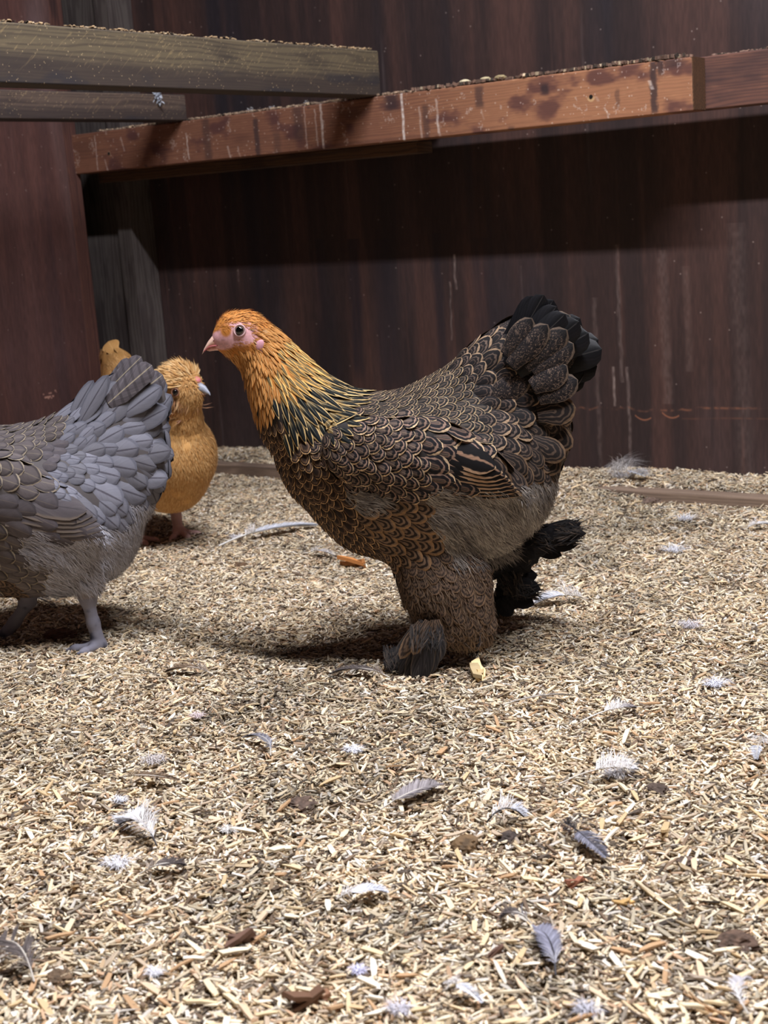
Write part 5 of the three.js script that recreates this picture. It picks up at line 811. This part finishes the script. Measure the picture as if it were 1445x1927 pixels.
clod('brown clod left of the brown wood piece near the bottom', 110, 1836, 60, 34, [112, 90, 68], 9);
clod('dropping crumb under the hen\'s breast near the orange peel', 452, 1064, 30, 16, [110, 84, 60], 10);
clod('dark dropping right of the slate feather by the right edge', 1294, 1622, 40, 24, [108, 88, 76], 12);
clod('dark lumpy clod on the half buried kerb by the back wall', 1222, 944, 40, 22, [112, 92, 80], 13);
clod('dark scratched up clod of litter between the grey hen\'s legs', 112, 1196, 70, 30, [96, 66, 50], 14, 'litter_clod', 'dirt');
// pieces of wood
function woodPiece(label, b, t, w, th, col, seed, name = 'wood_piece', cat = 'wood piece') {
  const B = ground(...b), T = ground(...t), R = rng(seed), k = B.distanceTo(camera.position) / FOCAL, M = B.clone().add(T).multiplyScalar(0.5), L = B.distanceTo(T), o = { p: [], n: [], c: [] };
  const yaw = -Math.atan2(T.z - B.z, T.x - B.x);
  for (let i = 0; i < 4; i++) pushChip(o, R, (R() - 0.5) * 0.001, th * k * (0.2 + 0.25 * i), (i - 1.5) * w * k * 0.16, L * (0.8 + 0.2 * R()), w * k * 0.55, th * k * 0.5, yaw + (R() - 0.5) * 0.12, 0.05 * (R() - 0.5), lin(mul(col, 0.85 + 0.3 * R())));
  const m = new THREE.Mesh(soup(o), chipMat); m.name = numbered(name); m.position.copy(M); shadows(m); scene.add(m); return tag(m, label, cat);
}
woodPiece('thick dark brown bark strip near the bottom, left of the middle', [424, 1782], [488, 1768], 34, 16, [112, 84, 70], 1);
woodPiece('ridged reddish brown bark piece at the bottom edge', [544, 1900], [618, 1876], 40, 16, [132, 96, 72], 2);
woodPiece('pale square block of wood beside the hen\'s front foot', [896, 1258], [904, 1284], 34, 14, [226, 200, 150], 3);
woodPiece('bright orange brown scrap of bark under the hen\'s breast', [640, 1064], [688, 1070], 16, 14, [196, 130, 72], 4);
woodPiece('grey brown flat splinter near the lower right', [1286, 1844], [1362, 1848], 14, 6, [178, 160, 140], 5);
woodPiece('dark brown splinter right of the dark clod', [920, 1800], [948, 1790], 12, 8, [110, 80, 66], 6);
woodPiece('pale ridged wood block right of the slate feather', [1256, 1558], [1248, 1582], 22, 10, [220, 190, 142], 7);
woodPiece('long pale straw coloured splinter right of the blue grey feather', [1196, 1662], [1282, 1728], 12, 7, [232, 212, 176], 8);
woodPiece('long brown twig like splinter near the bottom right', [1290, 1880], [1364, 1920], 9, 6, [188, 150, 110], 9);
woodPiece('reddish chip on the right side of the foreground', [1066, 1670], [1096, 1658], 18, 8, [170, 112, 86], 10);
woodPiece('wide ochre shaving in the right foreground', [1152, 1704], [1190, 1700], 22, 6, [206, 166, 106], 11);
// things caught on the timbers
{
  const R = rng(8), wad = (label, x, y, z, w, col, name, cat, n = 90) => { const bl = new Blades(); for (let i = 0; i < n; i++) { const D = V(R() - 0.5, R() - 0.5, R() - 0.2).normalize(), N = V(0.3, 0.8, 0.5).addScaledVector(D, -V(0.3, 0.8, 0.5).dot(D)).normalize(); bl.add(V((R() - 0.5) * w, (R() - 0.5) * w, (R() - 0.5) * w * 0.4), D, N, w * (0.3 + 0.6 * R()), 0.0022, lin(mul(col, 0.8 + 0.3 * R())), 0.4); } const m = new THREE.Mesh(bl.geo(), bladeMat); m.name = numbered(name); m.position.set(x, y, z); shadows(m); scene.add(m); return tag(m, label, cat); };
  const w1 = on('x', -1.866, 297, 184); wad('crumpled white wad stuck to the end of the lower perch board', w1.x, w1.y, w1.z, 0.014, [214, 220, 232], 'feather_wad', 'feather', 150);
  for (const [px, py, l] of [[574, 200, 'white down tuft on top of the wall rail under the upper perch'], [470, 212, 'thin grey down tuft on the left part of the wall rail'], [510, 208, 'wispy grey fluff next to the thin tuft on the rail']]) { const p = on('z', -2.012, px, py); wad(l, p.x, BY1 + 0.003, -2.016, 0.009, [150, 146, 146], 'down_tuft', 'feather', 40); }
  for (const [px, py, l, c] of [[873, 156, 'small white pebble like dropping on top of the rail', [226, 212, 176]], [912, 150, 'larger pale shaving lying on top of the rail', [206, 190, 150]], [940, 148, 'mottled dropping at the right of the pale shaving on the rail', [168, 150, 112]]]) { const p = on('z', -2.012, px, py), g = new THREE.IcosahedronGeometry(1, 3), q = g.attributes.position; for (let i = 0; i < q.count; i++) { const v = V().fromBufferAttribute(q, i), n = 0.7 + 0.6 * fbm(v.x * 2 + px, v.y * 2 + v.z * 2, 3); q.setXYZ(i, v.x * n * 0.011, v.y * n * 0.0042, v.z * n * 0.007); } g.computeVertexNormals(); const m = new THREE.Mesh(g, std({ color: srgb(...c), roughness: 0.9 })); m.name = numbered('dropping'); m.position.set(p.x, BY1 + 0.0055, -2.014); shadows(m); scene.add(m); tag(m, l, 'dropping'); }
}
// the largest loose chips nearest the viewer, each a thing of its own
{
  const MARKS = [[262, 1582, 'white dark shafted feather'], [300, 1648, 'brown tapered feather'], [30, 1824, 'dark spiky feather'], [484, 1412, 'small curved slate feather'], [770, 1510, 'slanted grey brown feather'], [950, 1550, 'half white half black feather'], [1100, 1590, 'slate feather with pale tip'], [1027, 1800, 'blue grey feather'], [1142, 1354, 'pale bare shafted feather'], [1150, 1465, 'white bare shafted feather'], [680, 1696, 'short white fan shaped feather'], [1410, 1888, 'pale curved corner feather'], [282, 1473, 'long brown curved feather'], [870, 1880, 'long white feather low down'], [222, 1632, 'white down tuft'], [290, 1836, 'white down puff low left'], [1346, 1292, 'square white down tuft'], [1102, 1908, 'grey down puff at the bottom'], [676, 1832, 'pale violet down tuft'], [456, 1775, 'dark brown bark strip'], [580, 1888, 'ridged reddish bark piece'], [900, 1270, 'square wood block'], [1386, 1774, 'dark brown clod at the right'], [876, 1592, 'brown clod by the half white feather'], [568, 1512, 'brown grey dropping'], [1236, 1486, 'dark clod on the right'], [1240, 1695, 'long pale straw splinter'], [118, 1748, 'round dark dropping'], [1324, 1846, 'grey brown flat splinter'], [664, 1416, 'white down crumb'], [430, 1568, 'white down under the grey feather'], [1436, 1420, 'white wisp at the right edge'], [357, 1274, 'faint brown grey feather']];
  const taken = new Set(), R = rng(404), geos = Array.from({ length: 7 }, () => { const o = { p: [], n: [], c: [] }; pushChip(o, R, 0, 0.0008, 0, lerp(0.011, 0.018, R()), lerp(0.0024, 0.0042, R()), 0.0013, 0, 0, [1, 1, 1]); return soup(o); });
  const mats = [[238, 224, 194], [230, 208, 166], [243, 234, 214], [216, 186, 142], [222, 196, 164], [196, 158, 118], [236, 218, 182]].map((c) => std({ color: srgb(...c), roughness: 0.82 }));
  for (let i = 0; i < 300; i++) {
    const p = ground(-10 + R() * 1465, 1927 + 10 - 640 * R() ** 1.5), m = new THREE.Mesh(geos[i % 7], mats[Math.floor(R() * 7)]);
    m.name = numbered('wood_chip'); m.position.copy(p).y += 0.0012; m.rotation.set((R() - 0.5) * 0.6, R() * 6.283, (R() - 0.5) * 0.5, 'YXZ'); m.scale.setScalar(0.75 + 0.45 * R()); shadows(m); scene.add(m);
    const [px, py] = project(p.x, p.y, p.z), k = ['cream', 'straw yellow', 'whitish', 'tan', 'pinkish', 'light brown', 'beige'][mats.indexOf(m.material)];
    const by = MARKS.map((q) => [Math.hypot(q[0] - px, (q[1] - py) * 1.6), q]).sort((a, b) => a[0] - b[0]); let label;
    for (const [nd, near] of by) {
      const dx = px - near[0], dy = (py - near[1]) * 1.6, far = nd > 130 ? 'well ' : nd > 60 ? '' : 'just ', dir = Math.abs(dx) > Math.abs(dy) ? (dx < 0 ? 'left of' : 'right of') : dy > 0 ? 'in front of' : 'behind';
      label = 'large ' + k + ' wood chip ' + far + dir + ' the ' + near[2]; if (!taken.has(label)) break;
    }
    taken.add(label); tag(m, label, 'wood chip', 'large loose wood chips on top of the litter');
  }
}

// ------------------------------------------------------------------ the lamp
{
  const t = thing('strip_light', 'long white strip light fixed under the ceiling above the hens', 'light', V(LAMP.x, LAMP.y, LAMP.z));
  part(t, 'lamp_housing', new RoundedBoxGeometry(LAMP.len + 0.06, 0.05, 0.1, 3, 0.012).translate(0, 0.03, 0), std({ color: 0xd8d8d4, roughness: 0.5 }));
  part(t, 'diffuser', new RoundedBoxGeometry(LAMP.len, 0.012, LAMP.wid, 2, 0.004).translate(0, 0.004, 0), std({ color: 0xffffff, emissive: 0xfff6ea, emissiveIntensity: 3 }));
  for (const x of [-0.4, 0.4]) part(t, 'hanger', new THREE.CylinderGeometry(0.006, 0.006, 2.3 - LAMP.y - 0.05, 8).translate(x, (2.3 - LAMP.y) / 2 + 0.025, 0), std({ color: 0x777777, metalness: 0.8, roughness: 0.4 }));
}
renderer.render(scene, camera);
